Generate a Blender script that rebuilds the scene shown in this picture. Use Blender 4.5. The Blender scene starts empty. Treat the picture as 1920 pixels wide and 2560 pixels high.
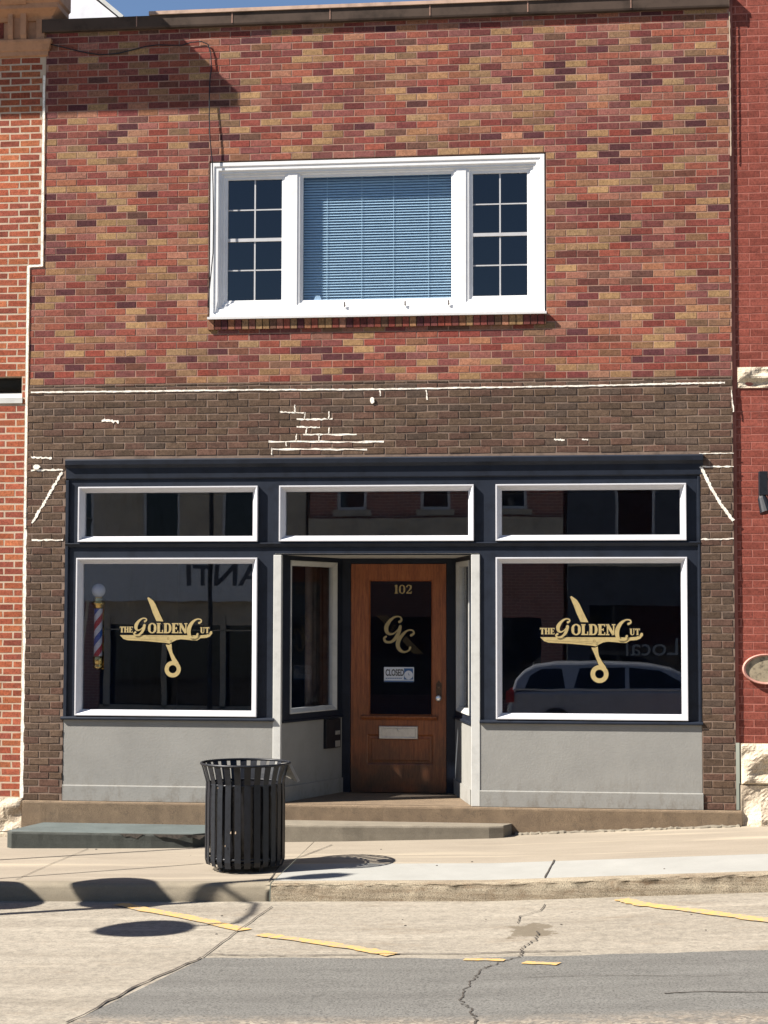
import bpy, math, random
from mathutils import Vector, Matrix
random.seed(7)
SC = bpy.context.scene
COL = SC.collection
R = math.radians
# ---------------------------------------------------------------- camera
F, HY = 4400., 1530.
YAW, PIT, ROL = R(6.65), math.atan((HY-1280)/F), R(.11)
fw = Vector((-math.sin(YAW)*math.cos(PIT), math.cos(YAW)*math.cos(PIT), math.sin(PIT)))
r0 = Vector((math.cos(YAW), math.sin(YAW), 0)); u0 = r0.cross(fw)
rt = math.cos(ROL)*r0+math.sin(ROL)*u0; up = -math.sin(ROL)*r0+math.cos(ROL)*u0
CAM = Vector((0, -16.6, 2.1))
cam = bpy.data.cameras.new('camera'); camo = bpy.data.objects.new('camera', cam); COL.objects.link(camo)
M3 = Matrix((rt, up, -fw)).transposed()
camo.matrix_world = Matrix.Translation(CAM) @ M3.to_4x4()
cam.sensor_fit = 'VERTICAL'; cam.sensor_height = 36; cam.lens = F/2560*36
cam.clip_start = .1; cam.clip_end = 600
SC.camera = camo
# ---------------------------------------------------------------- light
L = Vector((1.0, .42, -1.0)).normalized()          # direction the sunlight travels
w = bpy.data.worlds.new('World'); SC.world = w; w.use_nodes = True
nt = w.node_tree; bg = nt.nodes['Background']
sky = nt.nodes.new('ShaderNodeTexSky'); sky.sky_type = 'NISHITA'; sky.sun_disc = False
sky.sun_elevation = math.asin(-L.z); sky.sun_rotation = math.atan2(-L.x, -L.y) % (2*math.pi)
sky.air_density = .75; sky.dust_density = .1; sky.ozone_density = 2.
nt.links.new(sky.outputs[0], bg.inputs[0]); bg.inputs[1].default_value = .05
sun = bpy.data.lights.new('sun', 'SUN'); sun.energy = 5.0; sun.angle = R(.55); sun.color = (1, .93, .84)
suno = bpy.data.objects.new('sun', sun); COL.objects.link(suno)
suno.rotation_euler = L.to_track_quat('-Z', 'Y').to_euler(); suno.location = (-20, -10, 20)
SC.view_settings.view_transform = 'Standard'; SC.view_settings.look = 'None'
SC.view_settings.exposure = 1.5; SC.view_settings.gamma = 1
# ---------------------------------------------------------------- measuring from the photograph
def ray(x, y): return (x-960)*rt-(y-1280)*up+F*fw
def P(x, y, Y=0.):                                     # point on the vertical plane Y
    d = ray(x, y); t = (Y-CAM.y)/d.y; p = CAM+t*d; return p.x, p.z
XS = [-60, -30, -12, -5.3, -3.5, -.8, 1.3, 8, 40, 60]; ZS = [-.9, -.7, -.25, -.06, -.03, .03, .14, .45, .9, 1.]
def base(X):
    if X <= XS[0]: return ZS[0]
    for i in range(len(XS)-1):
        if X <= XS[i+1]: return ZS[i]+(ZS[i+1]-ZS[i])*(X-XS[i])/(XS[i+1]-XS[i])
    return ZS[-1]
KY = -2.5                                             # the kerb's back edge line
def gz(X, Y):
    b = base(X)
    if Y > KY-.14: return b+.02*Y
    if Y > -8: return b-.19
    if Y > -20.5: return b-.19-.035*(-8-Y)
    return b-.19-.035*12.5+.14
def G(x, y):                                          # point on the ground
    d = ray(x, y)/F; t = 8.
    while t < 40:
        p = CAM+t*d
        if p.z < gz(p.x, p.y): return p.x, p.y
        t += .004
    return CAM.x+40*d.x, CAM.y+40*d.y
# ---------------------------------------------------------------- materials
def lin(c):
    return tuple(((v/255)/12.92 if v/255 <= .04045 else ((v/255+.055)/1.055)**2.4) for v in c)
class N:
    def __init__(s, name):
        s.m = bpy.data.materials.new(name); s.m.use_nodes = True
        s.t = s.m.node_tree; s.b = s.t.nodes['Principled BSDF']; s.out = s.t.nodes['Material Output']
        s.tc = None
    def new(s, ty, **k):
        n = s.t.nodes.new(ty)
        for a, v in k.items(): setattr(n, a, v)
        return n
    def link(s, a, b): s.t.links.new(a, b)
    def coord(s, scale=(1, 1, 1)):
        if not s.tc: s.tc = s.new('ShaderNodeNewGeometry')
        mp = s.new('ShaderNodeMapping'); mp.inputs['Scale'].default_value = scale
        s.link(s.tc.outputs['Position'], mp.inputs[0]); return mp.outputs[0]
    def noise(s, scale, detail=5, rough=.6, st=(1, 1, 1)):
        n = s.new('ShaderNodeTexNoise'); n.inputs['Scale'].default_value = scale
        n.inputs['Detail'].default_value = detail; n.inputs['Roughness'].default_value = rough
        s.link(s.coord(st), n.inputs['Vector']); return n.outputs['Fac']
    def ramp(s, fac, stops, interp='LINEAR'):
        r = s.new('ShaderNodeValToRGB'); r.color_ramp.interpolation = interp
        e = r.color_ramp.elements
        while len(e) < len(stops): e.new(.5)
        for i, (p, c) in enumerate(stops):
            e[i].position = p; e[i].color = (*c, 1) if not isinstance(c, (int, float)) else (c, c, c, 1)
        s.link(fac, r.inputs[0]); return r.outputs[0]
    def mix(s, a, b, fac, mode='MIX'):
        n = s.new('ShaderNodeMix', data_type='RGBA', blend_type=mode)
        for v, i in ((fac, 0), (a, 6), (b, 7)):
            if hasattr(v, 'is_linked') or hasattr(v, 'links'): s.link(v, n.inputs[i])
            elif i == 0: n.inputs[0].default_value = v
            else: n.inputs[i].default_value = (*v, 1)
        return n.outputs[2]
    def bump(s, h, strength=.4, dist=.005, prev=None):
        b = s.new('ShaderNodeBump'); b.inputs['Strength'].default_value = strength
        b.inputs['Distance'].default_value = dist; s.link(h, b.inputs['Height'])
        if prev: s.link(prev, b.inputs['Normal'])
        s.link(b.outputs[0], s.b.inputs['Normal']); return b.outputs[0]
    def fin(s, col=None, rough=.8, metal=0., spec=.5):
        if col is not None:
            if hasattr(col, 'links'): s.link(col, s.b.inputs['Base Color'])
            else: s.b.inputs['Base Color'].default_value = (*col, 1)
        if hasattr(rough, 'links'): s.link(rough, s.b.inputs['Roughness'])
        else: s.b.inputs['Roughness'].default_value = rough
        s.b.inputs['Metallic'].default_value = metal
        s.b.inputs['Specular IOR Level'].default_value = spec
        return s.m
def simple(name, c, rough=.6, metal=0., var=.12, scale=12, bump=.15, bd=.002, spec=.5, dark=None, fine=90):
    c = tuple(v*.82 for v in c) if not metal else c
    n = N(name)
    d = dark or tuple(v*(1-3*var) for v in c); h = tuple(min(1, v*(1+var)) for v in c)
    f = n.noise(scale, 7, .65)
    c1 = n.ramp(f, [(.3, d), (.5, c), (.72, h)])
    n.bump(n.noise(fine, 4, .7), bump, bd)
    return n.fin(c1, rough, metal, spec)
def brickmat(name, pal, var=.2, bump=.5):
    n = N(name)
    a = n.new('ShaderNodeAttribute', attribute_name='tone', attribute_type='GEOMETRY')
    pal = [tuple(v*k for v, k in zip(p, (.68, .65, .64))) for p in pal]; k = len(pal)
    c = n.ramp(a.outputs['Fac'], [(i/k, p) for i, p in enumerate(pal)], 'CONSTANT' if k < 10 else 'LINEAR')
    a2 = n.new('ShaderNodeAttribute', attribute_name='shade', attribute_type='GEOMETRY')
    m1 = n.ramp(a2.outputs['Fac'], [(0, 1-var), (1, 1+var*.6)])
    c = n.mix(c, m1, 1., 'MULTIPLY')
    f = n.noise(38, 6, .7, (1.6, 1, .8)); c = n.mix(c, n.ramp(f, [(.3, .66), (.52, 1.), (.75, 1.22)]), 1., 'MULTIPLY')
    c = n.mix(c, n.ramp(n.noise(17, 4, .6, (1, 1, 1.8)), [(.33, .80), (.5, 1.), (.68, 1.14)]), 1., 'MULTIPLY')
    f2 = n.noise(.7, 4, .6); c = n.mix(c, n.ramp(f2, [(.35, .84), (.65, 1.08)]), 1., 'MULTIPLY')
    f3 = n.noise(1.6, 6, .7, (3, 1, .5)); c = n.mix(c, (.10, .06, .05), n.ramp(f3, [(.55, 0.), (.8, .55)]))
    f4 = n.noise(95, 3, .8); c = n.mix(c, n.ramp(f4, [(.34, .55), (.44, 1.), (.7, 1.12)]), 1., 'MULTIPLY')
    n.bump(n.noise(120, 5, .7), bump, .003)
    return n.fin(c, .9, spec=.12)
def glassmat(name, ior=1.5, tint=(.9, .93, .95), wav=.0):
    n = N(name); n.t.nodes.remove(n.b)
    tr = n.new('ShaderNodeBsdfTransparent'); tr.inputs[0].default_value = (*tint, 1)
    gl = n.new('ShaderNodeBsdfGlossy'); gl.inputs['Roughness'].default_value = 0.0
    gl.inputs[0].default_value = (.95, .97, 1, 1)
    fr = n.new('ShaderNodeFresnel'); ge = n.new('ShaderNodeNewGeometry'); mi = n.new('ShaderNodeMapRange')
    n.link(ge.outputs['Backfacing'], mi.inputs[0]); mi.inputs[3].default_value = ior; mi.inputs[4].default_value = 1/ior; n.link(mi.outputs[0], fr.inputs[0])
    if wav:
        b = n.new('ShaderNodeBump'); b.inputs['Strength'].default_value = wav; b.inputs['Distance'].default_value = .004
        n.link(n.noise(1.3, 2, .5), b.inputs['Height']); n.link(b.outputs[0], gl.inputs['Normal'])
    mx = n.new('ShaderNodeMixShader'); n.link(fr.outputs[0], mx.inputs[0]); n.link(tr.outputs[0], mx.inputs[1])
    n.link(gl.outputs[0], mx.inputs[2]); n.link(mx.outputs[0], n.out.inputs[0])
    return n.m
MT = {}
red = lin((150, 62, 50)); 
MT['multi'] = brickmat('multicolour_brick', [(.33, .085, .060), (.25, .066, .056), (.38, .13, .085), (.27, .095, .085), (.17, .055, .05), (.40, .245, .125), (.47, .30, .15),
                                   (.34, .10, .07), (.36, .11, .075), (.30, .085, .07), (.27, .11, .10), (.20, .058, .055), (.46, .23, .14), (.33, .13, .11), (.38, .25, .135), (.12, .045, .05)])
MT['brown'] = brickmat('brown_brick', [(.148, .101, .070), (.128, .090, .064), (.163, .113, .079), (.145, .088, .067), (.155, .112, .082), (.17, .10, .074), (.122, .09, .07)], .16, .8)
MT['orange'] = brickmat('orange_brick', [(.50, .15, .075), (.42, .115, .065), (.55, .19, .09), (.36, .105, .07), (.47, .14, .08)], .2)
MT['painted'] = brickmat('painted_red_brick', [(.30, .085, .062), (.275, .078, .058), (.32, .095, .07)], .12, .25)
MT['mortar'] = simple('tan_mortar', (.33, .19, .14), .9, var=.14, scale=9, bump=.5)
MT['mortar_b'] = simple('brown_mortar', (.20, .14, .105), .9, var=.2, scale=5, bump=.5)
MT['mortar_c'] = simple('cream_mortar', (.52, .40, .29), .9, var=.1, scale=5, bump=.5)
MT['mortar_r'] = simple('painted_mortar', (.36, .125, .092), .8, var=.1, scale=6, bump=.3)
MT['caulk'] = simple('white_caulk', (.95, .89, .78), .8, var=.16, scale=45, bump=.8, bd=.004)
MT['navy'] = simple('navy_paint', (.013, .018, .030), .5, var=.15, scale=6, bump=.12, spec=.25)
MT['alu'] = simple('white_aluminium', (.64, .64, .67), .35, metal=.0, var=.02, scale=20, bump=.04)
MT['vinyl'] = simple('white_vinyl', (.80, .80, .80), .4, var=.03, scale=8, bump=.05)
def greym():
    n = N('grey_stucco_paint'); c = n.ramp(n.noise(2.2, 7, .65), [(.3, (.205, .203, .19)), (.55, (.232, .229, .213)), (.75, (.245, .243, .228))])
    g = n.new('ShaderNodeSeparateXYZ'); n.link(n.tc.outputs['Position'], g.inputs[0])
    mr = n.new('ShaderNodeMapRange'); n.link(g.outputs[2], mr.inputs[0])
    for i, v in ((1, .26), (2, .62), (3, 1.), (4, .12)): mr.inputs[i].default_value = v
    ml = n.new('ShaderNodeMath', operation='MULTIPLY'); n.link(mr.outputs[0], ml.inputs[0]); n.link(n.ramp(n.noise(11, 7, .8, (1, 1, .5)), [(.48, 0.), (.66, .6)]), ml.inputs[1])
    c = n.mix(c, (.12, .10, .075), ml.outputs[0]); c = n.mix(c, (.13, .125, .11), n.ramp(n.noise(3.5, 8, .8, (2.5, 1, .6)), [(.64, 0.), (.72, .35)]))
    b = n.bump(n.noise(45, 5, .7), .5, .004); return n.fin(c, .8, spec=.2)
MT['grey'] = greym()
MT['bars'] = simple('grey_glazing_bar', (.5, .5, .51), .5, var=.03)
MT['trim'] = simple('pale_grey_paint', (.55, .55, .52), .6, var=.05, scale=8, bump=.2)
MT['soffit'] = simple('white_soffit_paint', (.62, .61, .56), .7, var=.04)
MT['coping'] = simple('dark_coping', (.075, .052, .040), .8, var=.2, scale=3, bump=.3, spec=.15)
MT['copelip'] = simple('pink_clay_tile', (.40, .27, .20), .8, var=.15, scale=5)
MT['black'] = simple('black_metal_paint', (.010, .012, .017), .45, var=.2, scale=30, bump=.1, spec=.35)
MT['bag'] = simple('black_bin_liner', (.02, .02, .024), .3, var=.2, bump=.5, bd=.01, fine=25)
MT['greybag'] = simple('grey_plastic_flap', (.30, .29, .26), .4, var=.1, bump=.4, bd=.006)
MT['gold'] = simple('gold_leaf', (.43, .335, .15), .45, var=.08, scale=25, bump=.05)
MT['goldd'] = simple('dark_gold_line', (.20, .145, .06), .5, var=.05)
MT['ink'] = simple('black_outline', (.006, .006, .006), .5, var=.0)
MT['brass'] = simple('polished_brass', (.85, .58, .18), .18, metal=1., var=.02, bump=.05)
MT['oldbrass'] = simple('tarnished_brass', (.10, .065, .045), .45, metal=.8, var=.2, scale=60)
MT['steel'] = simple('brushed_steel', (.62, .61, .58), .34, metal=.9, var=.05, scale=40, bump=.05)
MT['knob'] = simple('bright_knob', (.9, .9, .88), .15, metal=.6, var=.02)
MT['globe'] = simple('white_glass_globe', (.8, .8, .82), .2, var=.02, bump=0)
MT['terra'] = simple('terracotta', (.46, .235, .125), .75, var=.1, scale=9, bump=.4)
MT['plaque'] = simple('bronze_plaque', (.30, .25, .17), .5, var=.25, scale=18, bump=.5, fine=60)
MT['plaquerim'] = simple('pink_plaque_rim', (.50, .25, .20), .6, var=.08)
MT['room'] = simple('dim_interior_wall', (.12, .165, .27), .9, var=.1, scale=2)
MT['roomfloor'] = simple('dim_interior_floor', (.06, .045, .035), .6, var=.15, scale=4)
MT['blind'] = simple('blind_slat', (.95, .98, 1.), .5, var=.02)
MT['white'] = simple('white_panel', (.74, .74, .78), .6, var=.05, scale=3)
MT['signw'] = simple('white_card', (.70, .75, .80), .5, var=.02)
MT['signb'] = simple('blue_print', (.03, .12, .32), .5, var=.02)
MT['glass'] = glassmat('shop_glass', 1.85, (.88, .9, .94), .10)
MT['glassd'] = glassmat('door_glass', 1.42, (.75, .78, .83))
MT['glassw'] = glassmat('side_window_glass', 1.3, (.85, .87, .9))
MT['glassu'] = glassmat('upstairs_glass', 1.5, (.84, .92, .97))
MT['glasss'] = glassmat('upstairs_side_glass', 1.65, (.16, .19, .25))
MT['screen'] = simple('insect_screen', (.03, .035, .045), .9, var=.05)
MT['leaf'] = simple('flower_leaf', (.015, .02, .012), .7, var=.3, scale=30)
MT['yellow'] = None
def mk():
    # timber
    n = N('varnished_wood')
    f = n.noise(5, 6, .65, (9, 9, .6)); f2 = n.noise(1.6, 4, .6); f3 = n.noise(46, 4, .6, (5, 5, .35))
    c = n.ramp(f, [(.3, (.17, .044, .014)), (.5, (.275, .078, .022)), (.72, (.37, .125, .036))])
    g = n.new('ShaderNodeSeparateXYZ'); n.link(n.tc.outputs['Position'], g.inputs[0])
    mr = n.new('ShaderNodeMapRange'); n.link(g.outputs[2], mr.inputs[0])
    mr.inputs[1].default_value = .3; mr.inputs[2].default_value = 1.5; mr.inputs[3].default_value = .85; mr.inputs[4].default_value = 0.
    ad = n.new('ShaderNodeMath', operation='MULTIPLY'); n.link(mr.outputs[0], ad.inputs[0]); n.link(n.ramp(f2, [(.4, .3), (.6, 1.2)]), ad.inputs[1])
    c = n.mix(c, (.075, .040, .020), ad.outputs[0])              # weathered lower half
    c = n.mix(c, n.ramp(f3, [(.35, .72), (.6, 1.08)]), 1., 'MULTIPLY')
    n.bump(f3, .2, .002); MT['wood'] = n.fin(c, .42)
    # concrete family
    def conc(name, a, b, sc=1.2, fine=60, speck=.14, bumpv=.35, st=(1, 1, 1), dirt=(.2, .17, .13), dl=.62):
        n = N(name)
        c = n.ramp(n.noise(sc, 8, .7, st), [(.3, b), (.7, a)])
        c = n.mix(c, n.ramp(n.noise(fine*3, 3, .8), [(.3, 1-speck*2), (.5, 1.), (.75, 1+speck)]), 1., 'MULTIPLY')
        dm = n.ramp(n.noise(sc*1.9, 7, .75, (1, 2.2, 1)), [(dl, 0.), (dl+.13, .55)])
        c = n.mix(c, dirt, dm)
        n.bump(n.noise(fine*2, 6, .75), bumpv, .004)
        return n, c
    n, c = conc('tan_sidewalk_concrete', (0.262, 0.226, 0.175), (0.2, 0.17, 0.13), 1.4, st=(.5, 2.5, 1)); c = n.mix(c, (.36, .31, .23), n.ramp(n.noise(1., 5, .6, (.25, 5, 1)), [(.56, 0.), (.66, .6)])); MT['walk'] = n.fin(c, .9)
    n, c = conc('new_pale_concrete', (0.285, 0.285, 0.265), (0.24, 0.24, 0.222), 2., speck=.05); MT['pale'] = n.fin(c, .9)
    n, c = conc('left_kerb_concrete', (0.21, 0.18, 0.13), (0.15, 0.13, 0.095), 3., st=(1, 1, 3)); MT['kerbl'] = n.fin(c, .9)
    n, c = conc('worn_aggregate_kerb', (.34, .295, .215), (.15, .11, .07), 4.5, fine=45, speck=.5, bumpv=1., st=(.35, 1, 5), dl=.55, dirt=(.14, .085, .045)); MT['kerbr'] = n.fin(c, .95)
    n, c = conc('step_concrete', (0.19, 0.165, 0.125), (0.135, 0.117, 0.088), 5., speck=.2, dl=.58); MT['step'] = n.fin(c, .9)
    n, c = conc('brown_sandstone', (0.19, 0.135, 0.083), (0.125, 0.088, 0.055), 7, speck=.4, bumpv=1., dl=.54, dirt=(.08, .06, .04)); MT['plinth'] = n.fin(c, .9)
    n, c = conc('slate_painted_slab', (.105, .128, .126), (.065, .082, .08), 4, speck=.15, bumpv=.5, dl=.6, dirt=(.06, .07, .065)); MT['slab'] = n.fin(c, .6)
    n, c = conc('slab_edge', (0.042, 0.047, 0.04), (0.022, 0.026, 0.021), 7, speck=.3, bumpv=.9, dl=.6, dirt=(.03, .03, .028)); MT['slabe'] = n.fin(c, .8)
    n, c = conc('limestone', (0.6, 0.53, 0.41), (0.36, 0.28, 0.2), 7, fine=30, speck=.3, bumpv=1., dl=.6, dirt=(.25, .18, .11)); MT['lime'] = n.fin(c, .9)
    # road concrete with oil stain
    n, c = conc('road_concrete', (0.262, 0.236, 0.19), (0.18, 0.158, 0.124), .9, fine=18, speck=.2, bumpv=.7, st=(.45, 2.2, 1), dl=.55, dirt=(.165, .13, .09))
    c = n.mix(c, (.32, .29, .235), n.ramp(n.noise(1.2, 6, .7, (.22, 3.5, 1)), [(.54, 0.), (.68, .5)])); c = n.mix(c, n.ramp(n.noise(16, 5, .75), [(.32, .72), (.5, 1.), (.68, 1.2)]), 1., 'MULTIPLY'); c = n.mix(c, (.17, .145, .11), n.ramp(n.noise(1.1, 6, .7, (.3, 5, 1)), [(.57, 0.), (.7, .6)]))
    ox, oy = G(1335, 2326)
    vm = n.new('ShaderNodeVectorMath', operation='SUBTRACT'); n.link(n.tc.outputs['Position'], vm.inputs[0]); vm.inputs[1].default_value = (ox, oy, -.1)
    vs = n.new('ShaderNodeVectorMath', operation='MULTIPLY'); n.link(vm.outputs[0], vs.inputs[0]); vs.inputs[1].default_value = (3.3, 2.2, 0)
    ln = n.new('ShaderNodeVectorMath', operation='LENGTH'); n.link(vs.outputs[0], ln.inputs[0])
    ad = n.new('ShaderNodeMath', operation='ADD'); n.link(ln.outputs['Value'], ad.inputs[0]); n.link(n.ramp(n.noise(5, 5, .7), [(.3, 0.), (.7, .9)]), ad.inputs[1])
    c = n.mix(c, (.10, .08, .052), n.ramp(ad.outputs[0], [(.9, .85), (1.3, 0.)]))
    MT['road'] = n.fin(c, .92)
    # asphalt: worn, coarser further out
    n, c = conc('worn_grey_asphalt', (.128, .125, .114), (.088, .085, .077), 1.6, fine=22, speck=.4, bumpv=.8, st=(.5, 3, 1), dl=.58, dirt=(.075, .07, .065))
    vo = n.new('ShaderNodeTexVoronoi'); vo.inputs['Scale'].default_value = 45; n.link(n.coord(), vo.inputs['Vector'])
    stone = n.mix(n.ramp(vo.outputs['Color'], [(.2, (.12, .095, .07)), (.6, (.27, .215, .155)), (.9, (.4, .34, .26))]), c, .3)
    g = n.new('ShaderNodeSeparateXYZ'); n.link(n.tc.outputs['Position'], g.inputs[0])
    mr = n.new('ShaderNodeMapRange'); n.link(g.outputs[1], mr.inputs[0])
    mr.inputs[1].default_value = -6.62; mr.inputs[2].default_value = -6.85; mr.inputs[3].default_value = 0; mr.inputs[4].default_value = .85
    ml = n.new('ShaderNodeMath', operation='MULTIPLY'); n.link(mr.outputs[0], ml.inputs[0]); n.link(n.ramp(n.noise(6, 4, .7), [(.35, .3), (.55, 1.)]), ml.inputs[1])
    c = n.mix(c, stone, ml.outputs[0]); MT['asphalt'] = n.fin(c, .92)
    n = N('worn_yellow_paint'); c = n.ramp(n.noise(20, 7, .8), [(.44, (.25, .22, .17)), (.50, (.42, .27, .10)), (.62, (.54, .32, .08))]); MT['yellow'] = n.fin(c, .8)
    # barber stripes
    n = N('barber_stripes'); tc = n.new('ShaderNodeTexCoord'); sp = n.new('ShaderNodeSeparateXYZ'); n.link(tc.outputs['Object'], sp.inputs[0])
    at = n.new('ShaderNodeMath', operation='ARCTAN2'); n.link(sp.outputs[1], at.inputs[0]); n.link(sp.outputs[0], at.inputs[1])
    d1 = n.new('ShaderNodeMath', operation='MULTIPLY'); n.link(at.outputs[0], d1.inputs[0]); d1.inputs[1].default_value = -1/(2*math.pi)
    d2 = n.new('ShaderNodeMath', operation='MULTIPLY_ADD'); n.link(sp.outputs[2], d2.inputs[0]); d2.inputs[1].default_value = 1/.30; n.link(d1.outputs[0], d2.inputs[2])
    fr = n.new('ShaderNodeMath', operation='FRACT'); n.link(d2.outputs[0], fr.inputs[0])
    c = n.ramp(fr.outputs[0], [(0, (.75, .75, .76)), (.25, (.5, .035, .05)), (.5, (.75, .75, .76)), (.75, (.03, .12, .42))], 'CONSTANT'); MT['stripe'] = n.fin(c, .3)
    # far brick (across the street)
    def fb(name, a, b, m):
        n = N(name); bt = n.new('ShaderNodeTexBrick'); bt.inputs['Scale'].default_value = 1
        bt.inputs['Brick Width'].default_value = .21; bt.inputs['Row Height'].default_value = .07; bt.inputs['Mortar Size'].default_value = .007
        bt.inputs['Color1'].default_value = (*a, 1); bt.inputs['Color2'].default_value = (*b, 1); bt.inputs['Mortar'].default_value = (*m, 1)
        mp = n.new('ShaderNodeMapping'); mp.inputs['Rotation'].default_value = (R(90), 0, 0)
        n.link((n.new('ShaderNodeNewGeometry')).outputs['Position'], mp.inputs[0]); n.link(mp.outputs[0], bt.inputs['Vector'])
        return n.fin(bt.outputs[0], .85)
    MT['farbrick'] = fb('far_red_brick', (.36, .13, .09), (.27, .10, .07), (.5, .4, .32))
    MT['fartan'] = simple('far_tan_stone', (.62, .53, .40), .8, var=.1, scale=2)
    MT['fargrey'] = simple('far_grey_siding', (.10, .105, .12), .8, var=.1, scale=2)
mk()
MT['crack'] = simple('crack_filler_dark', (.06, .05, .04), .95, var=.3, scale=60)
MT['carpaint'] = simple('silver_car_paint', (.5, .52, .56), .22, metal=.35, var=.01, bump=0)
MT['cartint'] = simple('tinted_car_glass', (.01, .012, .014), .03, var=0, bump=0)
MT['tyre'] = simple('tyre_rubber', (.02, .02, .02), .8)
MT['lampred'] = simple('red_tail_lens', (.35, .02, .02), .2, var=.02)
# ---------------------------------------------------------------- mesh builder
class MB:
    """collects faces in a local frame: u (along), n (out towards the street), z (up)"""
    def __init__(s, O=(0, 0, 0), U=(1, 0, 0), Nn=(0, -1, 0)):
        s.O, s.U, s.N = Vector(O), Vector(U), Vector(Nn); s.v, s.f, s.a, s.mi = [], [], [], []; s.tone = None; s.cur = 0
    def pt(s, u, n, z): s.v.append(s.O+s.U*u+s.N*n+Vector((0, 0, z))); return len(s.v)-1
    def face(s, ids, tone=None):
        s.f.append(ids); s.a.append(tone or (0, 0)); s.mi.append(s.cur)
    def box(s, u0, u1, n0, n1, z0, z1, tone=None):
        i = [s.pt(u, n, z) for z in (z0, z1) for n in (n0, n1) for u in (u0, u1)]
        for q in ((0, 2, 3, 1), (4, 5, 7, 6), (0, 1, 5, 4), (2, 6, 7, 3), (0, 4, 6, 2), (1, 3, 7, 5)): s.face([i[k] for k in q], tone)
    def prism(s, prof, u0, u1, cap=True):     # profile [(n,z)] extruded along u
        a = [s.pt(u0, n, z) for n, z in prof]; b = [s.pt(u1, n, z) for n, z in prof]; k = len(prof)
        for i in range(k): j = (i+1) % k; s.face([a[i], b[i], b[j], a[j]])
        if cap: s.face(a[::-1]); s.face(b)
    def plate(s, poly, n0, n1):               # polygon [(u,z)] given thickness n0..n1
        a = [s.pt(u, n0, z) for u, z in poly]; b = [s.pt(u, n1, z) for u, z in poly]; k = len(poly)
        s.face(b); s.face(a[::-1])
        for i in range(k): j = (i+1) % k; s.face([a[i], a[j], b[j], b[i]])
    def ring(s, u0, u1, z0, z1, prof):        # mitred frame; prof = [(inset, n)] closed loop
        cs = lambda d: ((u0+d, z0+d), (u1-d, z0+d), (u1-d, z1-d), (u0+d, z1-d))
        rows = [[s.pt(u, n, z) for u, z in cs(d)] for d, n in prof]; k = len(prof)
        for i in range(k):
            j = (i+1) % k
            for c in range(4): e = (c+1) % 4; s.face([rows[i][c], rows[i][e], rows[j][e], rows[j][c]])
    def tube(s, pts, r, seg=8, cap=True):     # pts in world coordinates
        pts = [Vector(p) for p in pts]; rr = r if isinstance(r, list) else [r]*len(pts); rings = []
        for i, p in enumerate(pts):
            d = (pts[min(i+1, len(pts)-1)]-pts[max(i-1, 0)]).normalized()
            a = d.orthogonal().normalized() if i == 0 else (A-d*A.dot(d)).normalized()
            A = a; b = d.cross(a); ids = []
            for k in range(seg):
                t = 2*math.pi*k/seg; s.v.append(p+a*math.cos(t)*rr[i]+b*math.sin(t)*rr[i]); ids.append(len(s.v)-1)
            rings.append(ids)
        for x, y in zip(rings, rings[1:]):
            for k in range(seg): m = (k+1) % seg; s.face([x[k], x[m], y[m], y[k]])
        if cap: s.face(rings[0][::-1]); s.face(rings[-1])
    def lathe(s, c, prof, seg=32, ax=None, cap=True):     # prof [(r,z)] about vertical axis at c
        c = Vector(c); rings = []
        for r, z in prof:
            ids = []
            for k in range(seg):
                t = 2*math.pi*k/seg; q = Vector((math.cos(t)*r, math.sin(t)*r, z))
                if ax == 'Y': q = Vector((q.x, -q.z, q.y))
                s.v.append(c+q); ids.append(len(s.v)-1)
            rings.append(ids)
        for x, y in zip(rings, rings[1:]):
            for k in range(seg): m = (k+1) % seg; s.face([x[k], x[m], y[m], y[k]])
        if cap: s.face(rings[0][::-1]); s.face(rings[-1])
    def build(s, name, mat, parent=None, smooth=False, bevel=0, loc=None):
        m = bpy.data.meshes.new(name)
        off = Vector(loc) if loc is not None else Vector((0, 0, 0))
        m.from_pydata([tuple(p-off) for p in s.v], [], s.f)
        for x in (mat if isinstance(mat, (list, tuple)) else [mat]): m.materials.append(x)
        if any(s.mi): m.polygons.foreach_set('material_index', s.mi)
        if s.tone:
            for k, nm in enumerate(('tone', 'shade')):
                at = m.attributes.new(nm, 'FLOAT', 'FACE'); at.data.foreach_set('value', [q[k] for q in s.a])
        if smooth: m.polygons.foreach_set('use_smooth', [True]*len(m.polygons))
        m.validate(); m.update()
        o = bpy.data.objects.new(name, m); COL.objects.link(o)
        if loc is not None: o.location = off
        if parent:
            o.parent = parent; o.location = off-world_of(parent)
        if bevel:
            b = o.modifiers.new('bevel', 'BEVEL'); b.width = bevel; b.segments = 2; b.limit_method = 'ANGLE'
        return o
WP = {}
def world_of(o):
    v = Vector(o.location)
    while o.parent: o = o.parent; v += Vector(o.location)
    return v
def tag(o, label=None, cat=None, group=None, kind=None):
    if label: o['label'] = label
    if cat: o['category'] = cat
    if group: o['group'] = group
    if kind: o['kind'] = kind
    return o
def thing(name, loc, label, cat, group=None):
    o = bpy.data.objects.new(name, None); COL.objects.link(o); o.location = loc; o.empty_display_size = .3
    return tag(o, label, cat, group)
def struct(o): o['kind'] = 'structure'; return o
rnd = random.uniform
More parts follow.
